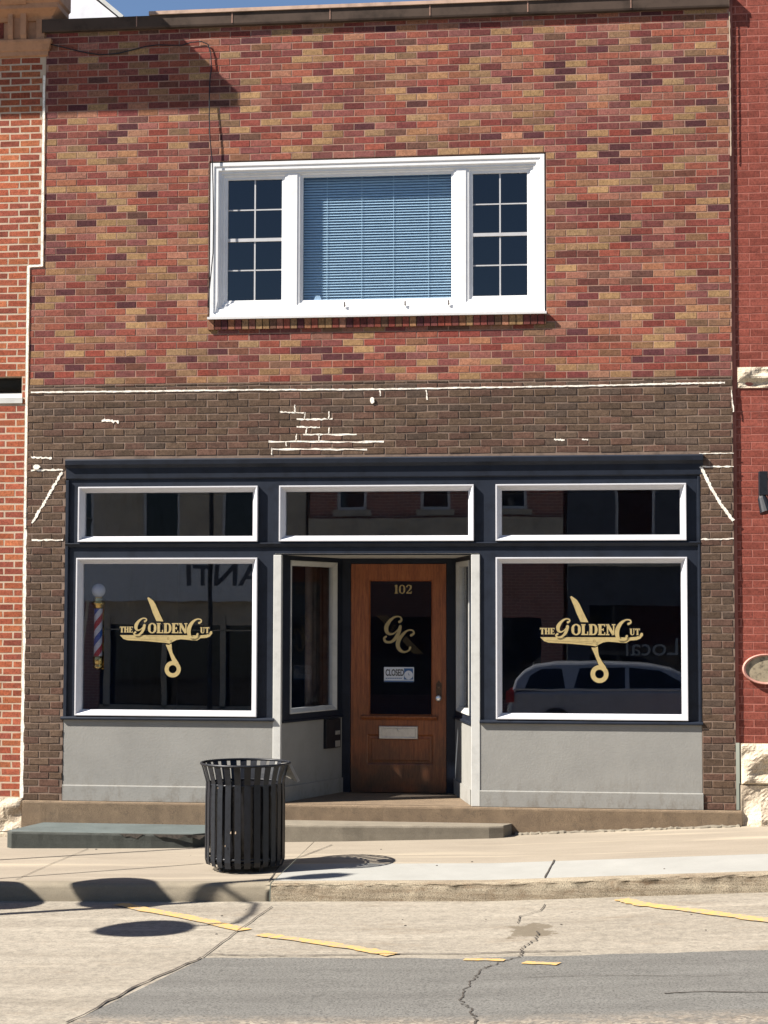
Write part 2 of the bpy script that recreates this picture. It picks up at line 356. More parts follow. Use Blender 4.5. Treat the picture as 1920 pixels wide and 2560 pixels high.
# ---------------------------------------------------------------- ground
def strip(name, y0, y1, mat, x0=-60, x1=60, dz=0., thick=0, ystep=None, xlim=None):
    mb = MB(); xs = sorted(set([x0, x1]+[X for X in XS if x0 < X < x1]+[x0+i*.5 for i in range(int((x1-x0)*2)+1) if abs(x0+i*.5) < 9]))
    ys = [y0, y1] if not ystep else [y0+(y1-y0)*i/ystep for i in range(ystep+1)]
    rows = []
    for Y in ys:
        row = []
        for X in xs:
            e = 1e-4 if Y == y0 else (-1e-4)
            mb.v.append(Vector((X, Y, gz(X, Y+e*(1 if y1 > y0 else -1))+dz))); row.append(len(mb.v)-1)
        rows.append(row)
    for a, b in zip(rows, rows[1:]):
        for i in range(len(xs)-1): mb.face([a[i], a[i+1], b[i+1], b[i]])
    return struct(mb.build(name, mat))
JX = G(680, 2205)[0]                                     # expansion joint between old and new kerb
strip('sidewalk', KY, .3, MT['walk'], x1=JX)
strip('sidewalk', -1.67, .3, MT['walk'], x0=JX+.006)
strip('pale_sidewalk_band', KY, -1.672, MT['pale'], x0=JX+.006)
def kerb(x0, x1, mat, r, name, worn):
    mb = MB(); n = max(2, int((min(x1, 6)-max(x0, -8))/.04)); xs = [x0]+[max(x0, -8)+(min(x1, 6)-max(x0, -8))*i/n for i in range(n+1)]+[x1]
    xs = sorted(set(xs)); rows = []
    prof = [(0, 0)]+[(-(.15-r)-r*math.sin(a), -r+r*math.cos(a)) for a in [R(15*i) for i in range(7)]]+[(-.16, -.07), (-.165, -.12), (-.17, -.22)]
    for X in xs:
        row = []; t = base(X)+.02*KY; j = math.sin(X*2.1)*.004+math.sin(X*7.3)*.002
        for k, (dy, dz) in enumerate(prof):
            q = worn*rnd(-1, 1) if 2 < k < len(prof)-1 else 0
            mb.v.append(Vector((X, KY+dy+q+(j if k > 2 else 0), t+dz+q*.5))); row.append(len(mb.v)-1)
        rows.append(row)
    for a, b in zip(rows, rows[1:]):
        for i in range(len(prof)-1): mb.face([a[i+1], b[i+1], b[i], a[i]])
    return struct(mb.build(name, mat, smooth=True))
kerb(-60, JX-.004, MT['kerbl'], .05, 'kerb', .001)
kerb(JX+.008, 60, MT['kerbr'], .022, 'kerb', .006)
strip('road', -8, KY-.142, MT['road'], ystep=2)
strip('road', -20.5, -8, MT['road'])
# asphalt patch right of the diagonal joint, one sheet 4 mm up
A1, A2 = G(560, 2390), G(1920, 2376); J1, J2 = G(505, 2396), G(170, 2560)
mb = MB(); n = 90
xsA = [A1[0]-.13]+[-2.35+i*.1 for i in range(60)]+[8, 20, 59]
front = [Vector((X, A2[1]+(.012*math.sin(X*9)+rnd(-.01, .01)), 0)) for X in xsA]
front[0] = Vector((J1[0]+.02, J1[1], 0))
sl = (J2[0]-J1[0])/(J2[1]-J1[1])
for a, b in zip(front, front[1:]):
    ids = []
    for p, q in ((a, -7.9), (b, -7.9)):
        ids.append((p, q))
    v = []
    for X, Y in ((a.x, a.y), (b.x, b.y), (b.x if b is not front[0] else 0, -7.9), (a.x, -7.9)):
        if a is front[0] and Y == -7.9 and X == a.x: X = J1[0]+sl*(-7.9-J1[1])
        mb.v.append(Vector((X, Y, gz(X, Y)+.004))); v.append(len(mb.v)-1)
    mb.face(v[::-1])
struct(mb.build('asphalt', MT['asphalt']))
strip('asphalt', -20, -7.9, MT['asphalt'], x0=-3., dz=.005)
strip('far_sidewalk', -24, -20.5, MT['walk'])
def ribbon(name, pts, width, mat, dz=.008, jitter=.0, sub=6, kind='structure', label=None, cat=None, group=None, px=True, gaps=()):
    mb = MB(); P3 = [Vector((*(G(*p) if px else p), 0)) for p in pts]; line = []
    for a, b in zip(P3, P3[1:]):
        for k in range(sub): line.append(a.lerp(b, k/sub))
    line.append(P3[-1]); row = None
    for i, p in enumerate(line):
        d = (line[min(i+1, len(line)-1)]-line[max(i-1, 0)]).normalized(); nn = Vector((-d.y, d.x, 0))
        c = p+nn*rnd(-jitter, jitter); wd = width*(rnd(.55, 1.3) if width < .05 else rnd(.82, 1.1)) if jitter else width*rnd(.93, 1.07)
        ids = []
        for s_ in (-.5, .5):
            q = c+nn*wd*s_; mb.v.append(Vector((q.x, q.y, gz(q.x, q.y)+dz))); ids.append(len(mb.v)-1)
        if row and i not in gaps: mb.face([row[0], row[1], ids[1], ids[0]])
        row = ids
    for f in mb.f: f.reverse()
    o = mb.build(name, mat)
    if kind: o['kind'] = kind
    if label: tag(o, label, cat, group)
    return o
ribbon('pavement_joint', [(678, 2268), (600, 2325), (505, 2396)], .010, MT['crack'], jitter=.006)
ribbon('pavement_joint', [(505, 2396), (335, 2470), (170, 2560)], .020, MT['crack'], jitter=.012, sub=10)
ribbon('pavement_crack', [(1362, 2262), (1352, 2278), (1300, 2292), (1295, 2310)], .008, MT['crack'], jitter=.004)
ribbon('pavement_crack', [(1345, 2330), (1338, 2352), (1305, 2374), (1298, 2395), (1245, 2410), (1200, 2428), (1185, 2450), (1158, 2480), (1150, 2505), (1175, 2525), (1190, 2550), (1196, 2590)], .011, MT['crack'], jitter=.016, sub=12)
ribbon('pavement_crack', [(520, 2388), (700, 2391), (960, 2387), (1330, 2381), (1450, 2379)], .016, MT['crack'], jitter=.012, sub=12)
ribbon('pavement_crack', [(1660, 2486), (1760, 2482), (1925, 2484)], .014, MT['crack'], jitter=.008, sub=8)
ribbon('pavement_crack', [(1310, 2446), (1500, 2441), (1740, 2443), (1830, 2441)], .006, MT['crack'], jitter=.006, sub=8)
ribbon('sidewalk_joint', [(1386, 2151), (1361, 2196)], .014, MT['crack'], dz=.006, jitter=.003)
ribbon('sidewalk_joint', [(830, 2113), (700, 2163), (672, 2205)], .010, MT['crack'], dz=.006, jitter=.002)
ribbon('sidewalk_joint', [(220, 2123), (130, 2160), (40, 2200)], .006, MT['crack'], dz=.006, jitter=.002)
LG = 'painted parking stall lines'
ribbon('parking_line', [(296, 2262), (500, 2301), (610, 2328)], .13, MT['yellow'], kind=None, label='yellow parking line starting at the left kerb, crossed by the round shadow', cat='road marking', group=LG, sub=8, jitter=.010)
ribbon('parking_line', [(650, 2338), (700, 2345), (880, 2371), (985, 2389)], .12, MT['yellow'], kind=None, label='faded yellow line on the concrete running down to the asphalt edge', cat='road marking', group=LG, sub=8, jitter=.010)
ribbon('parking_line', [(1160, 2402), (1262, 2404)], .07, MT['yellow'], dz=.010, kind=None, label='short worn yellow dash on the asphalt left of the crack', cat='road marking', group=LG, sub=6, jitter=.010)
ribbon('parking_line', [(1310, 2409), (1395, 2414)], .08, MT['yellow'], dz=.010, kind=None, label='short worn yellow dash on the asphalt right of the crack', cat='road marking', group=LG, sub=6, jitter=.010)
ribbon('parking_line', [(1552, 2250), (1600, 2262), (1760, 2281), (1990, 2313)], .14, MT['yellow'], kind=None, label='yellow parking line starting at the right kerb and leaving the picture', cat='road marking', group=LG, sub=10, jitter=.010)
random.seed(33)
for k in range(18):
    px_, py_ = (rnd(20, 1900), rnd(2268, 2372)) if k % 3 else (rnd(20, 1900), rnd(2120, 2190))
    gx, gy = G(px_, py_); q = rnd(.004, .011); mb = MB()
    mb.lathe((gx, gy, gz(gx, gy)), [(q, 0.), (q*.9, q*.35), (q*.3, q*.6)], 6)
    tag(mb.build('pebble', MT['crack'] if k % 2 else MT['kerbr'], smooth=False), kind='structure') if False else mb
    if k == 0: ALLP = MB()
    b_ = len(ALLP.v); ALLP.v += mb.v; ALLP.f += [[i+b_ for i in f] for f in mb.f]; ALLP.a += mb.a; ALLP.mi += mb.mi
o = ALLP.build('street_grit', MT['crack']); tag(o, 'scattered dark grit and pebbles on the road and sidewalk concrete', 'grit', kind='stuff')
random.seed(7)
# ---------------------------------------------------------------- brick walls
def bricks(mb, spans, z0, z1, h=.0677, Lb=.2032, jt=.010, jd=.0022, bev=.0015, ntone=16, wob=.0015, rough=.0):
    """spans(zmid) -> [(x0,x1)]; bricks stand jd proud of n=0"""
    k = 0; z = z0; mb.tone = True
    while z < z1-.02:
        zt = min(z+h, z1)
        for (a, b) in spans((z+zt)/2):
            x = math.floor(a/Lb)*Lb+(Lb/2 if k % 2 else 0)
            while x > a: x -= Lb
            while x < b-.015:
                x0, x1 = max(x, a), min(x+Lb, b)
                if x1-x0 > .03:
                    t = (random.random(), random.random()); w_ = lambda: rnd(-wob, wob)
                    e = jt/2; d = jd*rnd(.6, 1.4)
                    c = [(x0+e+w_(), z+e+w_()), (x1-e+w_(), z+e+w_()), (x1-e+w_(), zt-e+w_()), (x0+e+w_(), zt-e+w_())]
                    s_ = ((1, 1), (-1, 1), (-1, -1), (1, -1))
                    bk = [mb.pt(u, 0, zz) for u, zz in c]; md = [mb.pt(u, d-bev, zz) for u, zz in c]
                    fr = [mb.pt(u+bev*sx, d+rnd(-rough, rough), zz+bev*sz) for (u, zz), (sx, sz) in zip(c, s_)]
                    for A_, B_ in ((bk, md), (md, fr)):
                        for i in range(4): j = (i+1) % 4; mb.face([A_[i], A_[j], B_[j], B_[i]], t)
                    mb.face(fr, t)
                x += Lb
        z += h; k += 1
XL1, XL2, XR = -5.305, -5.44, P(1836, 1500)[0]           # party-wall lines
ZJ = 5.485                                               # the jog in the left joint
WX0, WX1 = -3.655, -.392; WZ0, WZ1 = P(940, 786)[1], P(940, 392)[1]
SX0, SX1 = P(162, 1500)[0], P(1752, 1500)[0]; SZT = P(950, 1143)[1]
ZB = 4.305; ZTOP = P(900, 55)[1]; ZPL = P(950, 2013)[1]
print('WZ', WZ0, WZ1, 'S', SX0, SX1, SZT, 'top', ZTOP, 'plinth', ZPL, 'XR', XR)
shop = thing('brick_shop', (-2, 0, ZPL), 'two-storey shop building with multicolour brick upstairs, dark brown brick band and navy storefront', 'building')
def left_edge(z): return XL1 if z > ZJ else XL2
mb = MB((0, 0, 0)); bricks(mb, lambda z: ([(left_edge(z), XR)] if not WZ0-.02 < z < WZ1+.01 else [(left_edge(z), WX0), (WX1, XR)]), ZB, ZTOP, ntone=16)
mb.build('upper_wall', MT['multi'], shop)
mb = MB((0, -.004, 0)); bricks(mb, lambda z: [(XL2, XR)] if z > SZT+.01 else [(XL2, SX0-.003), (SX1+.003, XR)], ZPL, ZB, jt=.011, jd=.004, bev=.003, rough=.0012, wob=.003)
mb.build('lower_wall', MT['brown'], shop)
def rects(mb, x0, x1, z0, z1, holes, n0, n1):            # a slab with rectangular holes
    xs = sorted({x0, x1, *[v for h in holes for v in h[:2]]}); zs = sorted({z0, z1, *[v for h in holes for v in h[2:]]})
    for a, b in zip(xs, xs[1:]):
        for c, d in zip(zs, zs[1:]):
            mx, mz = (a+b)/2, (c+d)/2
            if not any(h[0] < mx < h[1] and h[2] < mz < h[3] for h in holes): mb.box(a, b, n0, n1, c, d)
mb = MB(); mb.box(XL2, WX0, -.22, 0, ZB, ZJ); mb.box(XL1, WX0, -.22, 0, ZJ, ZTOP); mb.box(WX1, XR, -.22, 0, ZB, ZTOP)
mb.box(WX0, WX1, -.22, 0, ZB, WZ0-.004); mb.box(WX0, WX1, -.22, 0, WZ1, ZTOP)
mb.build('upper_mortar', MT['mortar'], shop)
mb = MB((0, -.004, 0)); mb.box(XL2, XR, -.216, 0, SZT, ZB-.001); mb.box(XL2, SX0-.003, -.216, 0, ZPL, SZT); mb.box(SX1+.003, XR, -.216, 0, ZPL, SZT)
mb.build('lower_mortar', MT['mortar_b'], shop)
# coping
mb = MB(); mb.prism([(-.3, ZTOP), (.045, ZTOP), (.05, ZTOP+.02), (.05, ZTOP+.125), (-.3, ZTOP+.14)], XL1-.03, XR)
mb.build('coping', MT['coping'], shop, bevel=.004)
mb = MB(); mb.prism([(-.34, ZTOP+.142), (.03, ZTOP+.127), (.065, ZTOP+.13), (.06, ZTOP+.165), (-.34, ZTOP+.20)], XL1+1.05, XR-.005)
mb.build('coping_cap', MT['copelip'], shop)
for px in (345, 583, 827, 1076, 1320, 1577): x = P(px, 40)[0]; mb = MB(); mb.box(x-.005, x+.005, .049, .054, ZTOP+.02, ZTOP+.124); mb.build('coping_seam', MT['mortar'], shop)
mb = MB(); mb.box(XL1-.1, XR, -8.5, -.3, ZTOP-.2, ZTOP-.1); mb.build('roof', MT['coping'], shop)
# white caulk lines and scars
def blob_line(mb, pts, wd, n=.012, sub=8, jag=.4, th=.004):
    if n > .0125: n = .0062
    wd *= .8
    sub = int(sub*1.8)+1
    V = [Vector((x, 0, z)) for x, z in pts]; L_ = []
    for a, b in zip(V, V[1:]):
        for k in range(sub): L_.append(a.lerp(b, k/sub))
    L_.append(V[-1]); pr = None
    for i, p in enumerate(L_):
        d = (L_[min(i+1, len(L_)-1)]-L_[max(0, i-1)]).normalized(); q = Vector((-d.z, 0, d.x))
        a = p+q*wd*rnd(.5-jag, .5+jag); b = p-q*wd*rnd(.5-jag, .5+jag)
        ids = [mb.pt(a.x, n-th, a.z), mb.pt(a.x, n, a.z), mb.pt(b.x, n, b.z), mb.pt(b.x, n-th, b.z)]
        if pr:
            for k in range(4): m = (k+1) % 4; mb.face([pr[k], pr[m], ids[m], ids[k]])
        pr = ids
def Q(*ps): return [P(x, y) for x, y in ps]
mb = MB((0, -.004, 0))
blob_line(mb, Q((78, 981), (300, 979), (620, 975), (900, 974), (1200, 969), (1500, 964), (1700, 959), (1812, 957)), .018, sub=16, jag=.2, n=.014)
for (a, b, wd) in [((255, 1051), (298, 1054), .03), ((700, 1030), (760, 1033), .014), ((742, 1049), (832, 1048), .018), ((742, 1067), (800, 1069), .014),
                   ((758, 1086), (892, 1087), .018), ((672, 1104), (960, 1105), .018), ((678, 1123), (918, 1124), .018), ((1385, 1099), (1412, 1100), .016),
                   ((1455, 1098), (1470, 1100), .013), ((78, 1143), (130, 1146), .02), ((78, 1176), (158, 1174), .018), ((1752, 1167), (1834, 1166), .014),
                   ((1748, 1134), (1834, 1133), .010), ((80, 1350), (158, 1350), .02), ((1752, 1348), (1834, 1347), .014)]:
    blob_line(mb, Q(a, b), wd, sub=7, n=.013)
for (a, b) in [((737, 1012), (738, 1034)), ((823, 1028), (822, 1049)), ((763, 1031), (762, 1048)), ((768, 1068), (764, 1086)), ((823, 1068), (822, 1086)), ((742, 1085), (740, 1103)), ((798, 1086), (797, 1104)), ((715, 1105), (716, 1116)), ((1066, 975), (1068, 1000)), ((1828, 975), (1834, 1030)), ((950, 975), (951, 990)), ((680, 1120), (680, 1138))]:
    blob_line(mb, Q(a, b), .012, sub=4, n=.013)
blob_line(mb, Q((1752, 1166), (1775, 1215), (1800, 1258), (1833, 1302)), .034, sub=8, n=.014, jag=.15)
blob_line(mb, Q((156, 1180), (130, 1225), (108, 1262), (80, 1308)), .030, sub=8, n=.014, jag=.3)
x, z = P(931, 1002); mb.plate([(x+.022*math.cos(t)*rnd(.8, 1.1), z+.034*math.sin(t)*rnd(.85, 1.1)) for t in [R(30*i) for i in range(12)]], .008, .016)
x, z = P(92, 1168); mb.plate([(x+.04*math.cos(t)*rnd(.7, 1.1), z+.024*math.sin(t)*rnd(.85, 1.1)) for t in [R(30*i) for i in range(12)]], .008, .016)
mb.build('mortar_patches', MT['caulk'], shop)
mb = MB()
blob_line(mb, [(XR+.004, P(1840, y)[1]) for y in range(30, 450, 60)], .012, sub=4, n=.012, jag=.25); mb.build('joint_caulk', MT['mortar_c'], shop)
# ---------------------------------------------------------------- upstairs window
def avg(*v): return sum(v)/len(v)
uw = MB(); uw.ring(WX0+.018, WX1-.012, WZ0, WZ1-.018, [(0, -.05), (0, .006), (.035, .006), (.045, -.002), (.075, -.002), (.085, -.018), (.105, -.018), (.105, -.05)])
uw = uw.build('upper_window', MT['vinyl'], shop, bevel=.002)
IZ0, IZ1 = WZ0+.105, WZ1-.117; IX0, IX1 = WX0+.117, WX1-.117
m1, m2 = (P(718, 600)[0], P(742, 600)[0]), (P(1141, 600)[0], P(1165, 600)[0])
for a, b in (m1, m2):
    mb = MB(); mb.box(a, b, -.06, -.026, IZ0-.012, IZ1+.012); mb.build('mullion', MT['vinyl'], uw, bevel=.002)
mb = MB(); mb.prism([(-.03, WZ0-.028), (.058, WZ0-.028), (.060, WZ0-.006), (-.03, WZ0+.0)], WX0+.004, WX1+.004); mb.build('window_sill', MT['vinyl'], uw)
def sash(x0, x1, w_, cols, rail, gmat, screen):
    mb = MB(); mb.ring(x0, x1, IZ0, IZ1, [(0, -.09), (0, -.030), (w_*.45, -.034), (w_*.55, -.044), (w_, -.048), (w_, -.09)])
    o = mb.build('sash', MT['vinyl'], uw, bevel=.0015)
    mb = MB(); mb.box(x0+w_, x1-w_, -.074, -.068, IZ0+w_, IZ1-w_); mb.build('pane', gmat, uw)
    if cols:
        a, b, c, d = x0+w_, x1-w_, IZ0+w_, IZ1-w_; zm = (c+d)/2-.0
        mb = MB(); mb.box(a, b, -.066, -.05, zm-.016, zm+.016); xm = (a+b)/2
        mb.box(xm-.007, xm+.007, -.066, -.059, c, zm-.016); mb.box(xm-.007, xm+.007, -.066, -.059, zm+.016, d)
        for zz in ((c+zm)/2, (zm+d)/2): mb.box(a, xm-.007, -.066, -.060, zz-.006, zz+.006); mb.box(xm+.007, b, -.066, -.060, zz-.006, zz+.006)
        mb.build('glazing_bars', MT['bars'], uw)
    return o
sash(IX0, m1[0], .062, 1, 1, MT['glasss'], 1)
sash(m1[1], m2[0], .052, 0, 0, MT['glassu'], 0)
sash(m2[1], IX1, .062, 1, 1, MT['glasss'], 1)
mb = MB(); z = IZ0+.05; k = 0
while z < IZ1-.06:
    mb.prism([(-.145, z+.010), (-.1445, z+.0115), (-.1205, z-.0085), (-.121, z-.010)], m1[1]+.05, m2[0]-.05); z += .0265
for t in (.18, .4, .6, .82):
    x = m1[1]+(m2[0]-m1[1])*t; mb.box(x-.0018, x+.0018, -.119, -.117, IZ0+.04, IZ1-.04)
mb.build('blinds', MT['blind'], uw)
mb = MB(); x, z = P(790, 742); mb.plate([(x-.035, z-.02), (x+.045, z-.02), (x+.025, z+.025), (x-.015, z+.025)], -.08, -.076); mb.build('sash_sticker', MT['white'], uw)
for px in (862, 1013, 1122):
    x = P(px, 765)[0]; mb = MB(); mb.box(x-.006, x+.006, .003, .012, IZ0-.03, IZ0+.02); mb.build('latch', MT['oldbrass'], uw)
# soldier brick sill
mb = MB(); mb.tone = True; x = WX0-.0; zt, zb = WZ0-.03, P(940, 818)[1]
while x < WX1:
    t = (random.random(), random.random()); x1 = min(x+.0665, WX1)
    for k in range(1):
        a = [mb.pt(u, n, zz) for u in (x+.004, x1-.004) for n, zz in ((-.02, zb), (.026, zb), (.032, zt), (-.02, zt))]
        for q in ((0, 1, 2, 3), (7, 6, 5, 4), (0, 4, 5, 1), (1, 5, 6, 2), (2, 6, 7, 3)): mb.face([a[i] for i in q], t)
    x += .0677
mb.build('brick_sill', MT['multi'], shop)
mb = MB(); mb.box(WX0, WX1, -.02, .012, zb+.002, zt-.002); mb.build('sill_mortar', MT['mortar_b'], shop)
# upstairs room
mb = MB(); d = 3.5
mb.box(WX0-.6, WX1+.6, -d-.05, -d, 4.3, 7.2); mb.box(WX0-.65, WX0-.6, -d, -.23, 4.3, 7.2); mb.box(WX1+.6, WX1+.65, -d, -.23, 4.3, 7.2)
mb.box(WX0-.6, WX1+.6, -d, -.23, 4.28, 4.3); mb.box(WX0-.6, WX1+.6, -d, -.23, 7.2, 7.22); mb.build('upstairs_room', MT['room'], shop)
# ---------------------------------------------------------------- storefront
def Z(y, x=950, Y=0.): return P(x, y, Y)[1]
def X(x, y=1600, Y=0.): return P(x, y, Y)[0]
zc0, zc1 = Z(1196), Z(1160)
T = [(X(193), X(643)), (X(697), X(1185)), (X(1240), X(1718))]
TZ = (Z(1353), Z(1213)); DZ = (Z(1795), Z(1394)); D = [(X(190), X(643)), (X(1240), X(1719))]
OX0, OX1 = X(686), X(1199); OZ = Z(1387)
zs = Z(1800); zp0 = Z(1972); zpb = ZPL
print('TZ', TZ, 'DZ', DZ, 'OZ', OZ, 'OX', OX0, OX1)
mb = MB((0, .0, 0))
rects(mb, SX0, SX1, zs, SZT-.02, [(a+.012, b-.012, TZ[0]+.012, TZ[1]-.012) for a, b in T]+[(a+.012, b-.012, DZ[0]+.012, DZ[1]-.012) for a, b in D]+[(OX0, OX1, zs-.1, OZ)], -.13, -.012)
sf = mb.build('storefront_frame', MT['navy'], shop)
mb = MB()                                                # crown moulding, fascia, side stiles
mb.prism([(-.10, zc0+.01), (.0, zc0+.01), (.006, zc0+.02), (.01, zc1-.02), (.03, zc1), (.045, zc1+.012), (.05, SZT-.012), (.042, SZT), (-.10, SZT+.004)], SX0-.0, SX1+.03)
mb.build('crown_moulding', MT['navy'], sf)
mb = MB(); z = Z(1357); mb.prism([(-.012, z-.04), (.004, z-.035), (.018, z-.005), (.016, z+.004), (-.012, z+.006)], SX0, SX1); mb.build('transom_rail', MT['navy'], sf)
for a, b in ((SX0, SX0+.03), (SX1-.022, SX1)): mb = MB(); mb.box(a, b, -.012, .011, zs, zc0); mb.build('side_stile', MT['navy'], sf, bevel=.003)
def awin(name, parent, x0, x1, z0, z1, gm, fw_=.058, O=(0, 0, 0), U=(1, 0, 0), Nn=(0, -1, 0), inset=-.012, mat='alu', pn=.028):
    mb = MB(O, U, Nn)
    mb.ring(x0, x1, z0, z1, [(0, inset), (0, pn-.002), (.002, pn), (.012, pn), (.016, pn-.003), (fw_-.006, inset-.012), (fw_, inset-.014), (fw_, inset-.06), (.01, inset-.06), (.01, inset)])
    o = mb.build(name, MT[mat], parent)
    mb = MB(O, U, Nn); mb.box(x0+fw_-.004, x1-fw_+.004, inset-.046, inset-.040, z0+fw_-.004, z1-fw_+.004); p = mb.build('pane', gm, o)
    return o
tw = [awin('transom_window', shop, a, b, TZ[0], TZ[1], MT['glass'], .055) for a, b in T]
dw = [awin('display_window', shop, a, b, DZ[0], DZ[1], MT['glass'], .055) for a, b in D]
# sills under the display windows
for a, b in ((SX0-.02, OX0+.0), (OX1-.0, SX1+.01)): mb = MB(); mb.prism([(-.012, zs-.022), (.026, zs-.022), (.03, zs-.016), (.03, zs-.004), (.02, zs+.006), (-.012, zs+.012)], a, b); mb.build('storefront_sill', MT['navy'], sf)
# stucco panels with baseboards
def panel(x0, x1):
    mb = MB(); mb.box(x0, x1, -.10, .0, zpb+.001, zs-.023); o = mb.build('stall_panel', MT['grey'], shop)
    mb = MB(); mb.prism([(.0, zpb+.002), (.022, zpb+.002), (.022, zp0-.008), (.014, zp0), (.0, zp0)], x0, x1+(.006 if x1 > 0 else 0)); mb.build('baseboard', MT['grey'], o, bevel=.002)
    return o
panel(SX0, OX0); panel(OX1, SX1)
# corner posts at the doorway
for a, b, s_ in ((X(683), X(703), 1), (X(1178), X(1200), -1)):
    mb = MB(); mb.box(a, b, -.07, .006, zpb+.002, OZ); mb.build('corner_post', MT['trim'], shop, bevel=.004)
# recessed entry
RD = 1.12
IXa, IXb = X(855, 1700, RD), X(1138, 1700, RD)
OA, OB = X(703), X(1178)
zfl = ZPL+.012; zso = OZ; zsi = OZ-.0
sof = MB(); i = [sof.pt(OA-.02, -.07, zso), sof.pt(OB+.02, -.07, zso), sof.pt(IXb+.06, -RD, zso), sof.pt(IXa-.06, -RD, zso)]; sof.face(i)
i = [sof.pt(OX0, -.0, zso+.012), sof.pt(OX1, 0, zso+.012), sof.pt(OX1, -.07, zso), sof.pt(OX0, -.07, zso)]; sof.face(i)
sof.box(OA-.1, OB+.1, -RD-.1, -.02, zso+.015, zso+.06)
sof.build('entry_soffit', MT['soffit'], shop)
mb = MB(); mb.box(OX0, OX1, -RD-.08, -.0, ZPL-.05, ZPL+.004); mb.build('entry_floor', MT['plinth'], shop)
def side(xa, xb, sgn, wx0, wx1):
    """angled side wall from (xa,0) back to (xb,RD)"""
    A_ = Vector((xa, .07, 0)); B_ = Vector((xb, RD, 0)); U_ = (B_-A_); ln = U_.length; U_.normalize()
    Nn = Vector((U_.y, -U_.x, 0))*sgn                 # towards the doorway
    zlo = Z(1790, 760, .5); ztop = zso
    mb = MB(A_, U_, Nn); mb.box(0, ln, -.08, 0, ZPL+.004, zlo-.03); o = mb.build('entry_side_panel', MT['grey'], shop)
    mb = MB(A_, U_, Nn); mb.box(0, ln, 0, .016, ZPL+.005, ZPL+.15); mb.build('baseboard', MT['grey'], o)
    mb = MB(A_, U_, Nn); rects(mb, 0, ln, zlo-.03, ztop, [(wx0*ln+.01, wx1*ln-.01, zlo+.045, ztop-.055)], -.08, 0)
    mb.prism([(0, zlo-.045), (.02, zlo-.045), (.02, zlo-.025), (0, zlo-.02)], 0, ln); mb.build('entry_side_frame', MT['navy'], shop)
    awin('side_window', shop, wx0*ln, wx1*ln, zlo+.035, ztop-.045, MT['glassw'], .05, A_, U_, Nn, inset=0., mat='trim', pn=.012)
    return A_, U_, Nn, ln, zlo
SL = side(OA, IXa, 1, .12, .90)
SR = side(OB, IXb, -1, .12, .88)
# door surround and door
dx0, dx1 = X(877, 1700, RD), X(1115, 1700, RD); dz0, dz1 = Z(1981, 995, RD), Z(1410, 995, RD)
mb = MB((0, RD, 0)); rects(mb, IXa, IXb, ZPL+.004, zso, [(dx0-.004, dx1+.004, ZPL, dz1+.004)], -.1, .0)
mb.build('door_frame', MT['navy'], shop)
mb = MB((0, RD, 0)); mb.box(dx0-.004, dx1+.004, -.1, .03, ZPL+.004, dz0-.006); mb.build('threshold', MT['step'], shop)
g = [X(922, 1600, RD), X(1081, 1600, RD), Z(1789, 995, RD), Z(1450, 995, RD)]
pn = [X(917, 1870, RD), X(1083, 1870, RD), Z(1912, 995, RD), Z(1836, 995, RD)]
mb = MB((0, RD, 0)); rects(mb, dx0, dx1, dz0, dz1, [tuple(g), tuple(pn)], -.05, -.008)
mb.ring(g[0], g[1], g[2], g[3], [(0, -.008), (0, -.006), (.012, -.020), (.012, -.05), (0, -.05)])
mb.ring(pn[0], pn[1], pn[2], pn[3], [(0, -.05), (0, -.009), (.010, -.014), (.016, -.024), (.016, -.05)])
mb.box(pn[0]+.016, pn[1]-.016, -.045, -.030, pn[2]+.016, pn[3]-.016)
mb.ring(pn[0]+.016, pn[1]-.016, pn[2]+.016, pn[3]-.016, [(0, -.032), (.025, -.0275), (.03, -.022), (.036, -.022), (.036, -.032)])
mb.box(pn[0]+.05, pn[1]-.05, -.03, -.0225, pn[2]+.05, pn[3]-.05)
door = mb.build('door', MT['wood'], shop)
for (a, b, c, d) in ((dx0+.001, g[0]-.001, dz0, dz1),): pass
mb = MB((0, RD, 0)); mb.prism([(-.008, g[2]-.045), (.012, g[2]-.04), (.026, g[2]-.018), (.028, g[2]-.006), (-.008, g[2]-.002)], X(904, 1800, RD), X(1093, 1800, RD)); mb.build('door_ledge', MT['wood'], door, bevel=.003)
mb = MB((0, RD, 0)); mb.box(g[0]+.012, g[1]-.012, -.034, -.028, g[2]+.012, g[3]-.012); mb.build('door_pane', MT['glassd'], door)
sx = [X(947, 1830, RD), X(1045, 1830, RD), Z(1848, 995, RD), Z(1815, 995, RD)]
mb = MB((0, RD, 0)); mb.ring(*sx, [(0, -.008), (0, .004), (.006, .012), (.02, .012), (.024, .008), (.024, -.008)]); mb.box(sx[0]+.024, sx[1]-.024, -.008, .007, sx[2]+.024, sx[3]-.024)
mb.lathe(((sx[0]+sx[1])/2, RD-.007, sx[3]-.04), [(.014, 0), (.014, .006), (.008, .01)], 16, 'Y')
mb.build('letter_slot', MT['steel'], door, bevel=.0015)
kx, kz = X(1097, 1720, RD), Z(1729, 1097, RD)
mb = MB((0, RD, 0)); hh = .11; mb.plate([(kx-.028, kz-hh*.7), (kx, kz-hh), (kx+.028, kz-hh*.7), (kx+.028, kz+hh*.72), (kx+.014, kz+hh*.85), (kx, kz+hh*1.05), (kx-.014, kz+hh*.85), (kx-.028, kz+hh*.72)], -.008, 0.)
mb.lathe((kx, RD, kz+.045), [(.016, 0), (.016, .012), (.006, .014)], 16, 'Y'); pl = mb.build('door_plate', MT['oldbrass'], door)
mb = MB(); mb.lathe((kx, RD, Z(1745, 1097, RD)), [(.012, 0), (.012, .03), (.024, .036), (.031, .05), (.029, .064), (.016, .074), (.002, .076)], 24, 'Y'); mb.build('door_knob', MT['knob'], door, smooth=True)
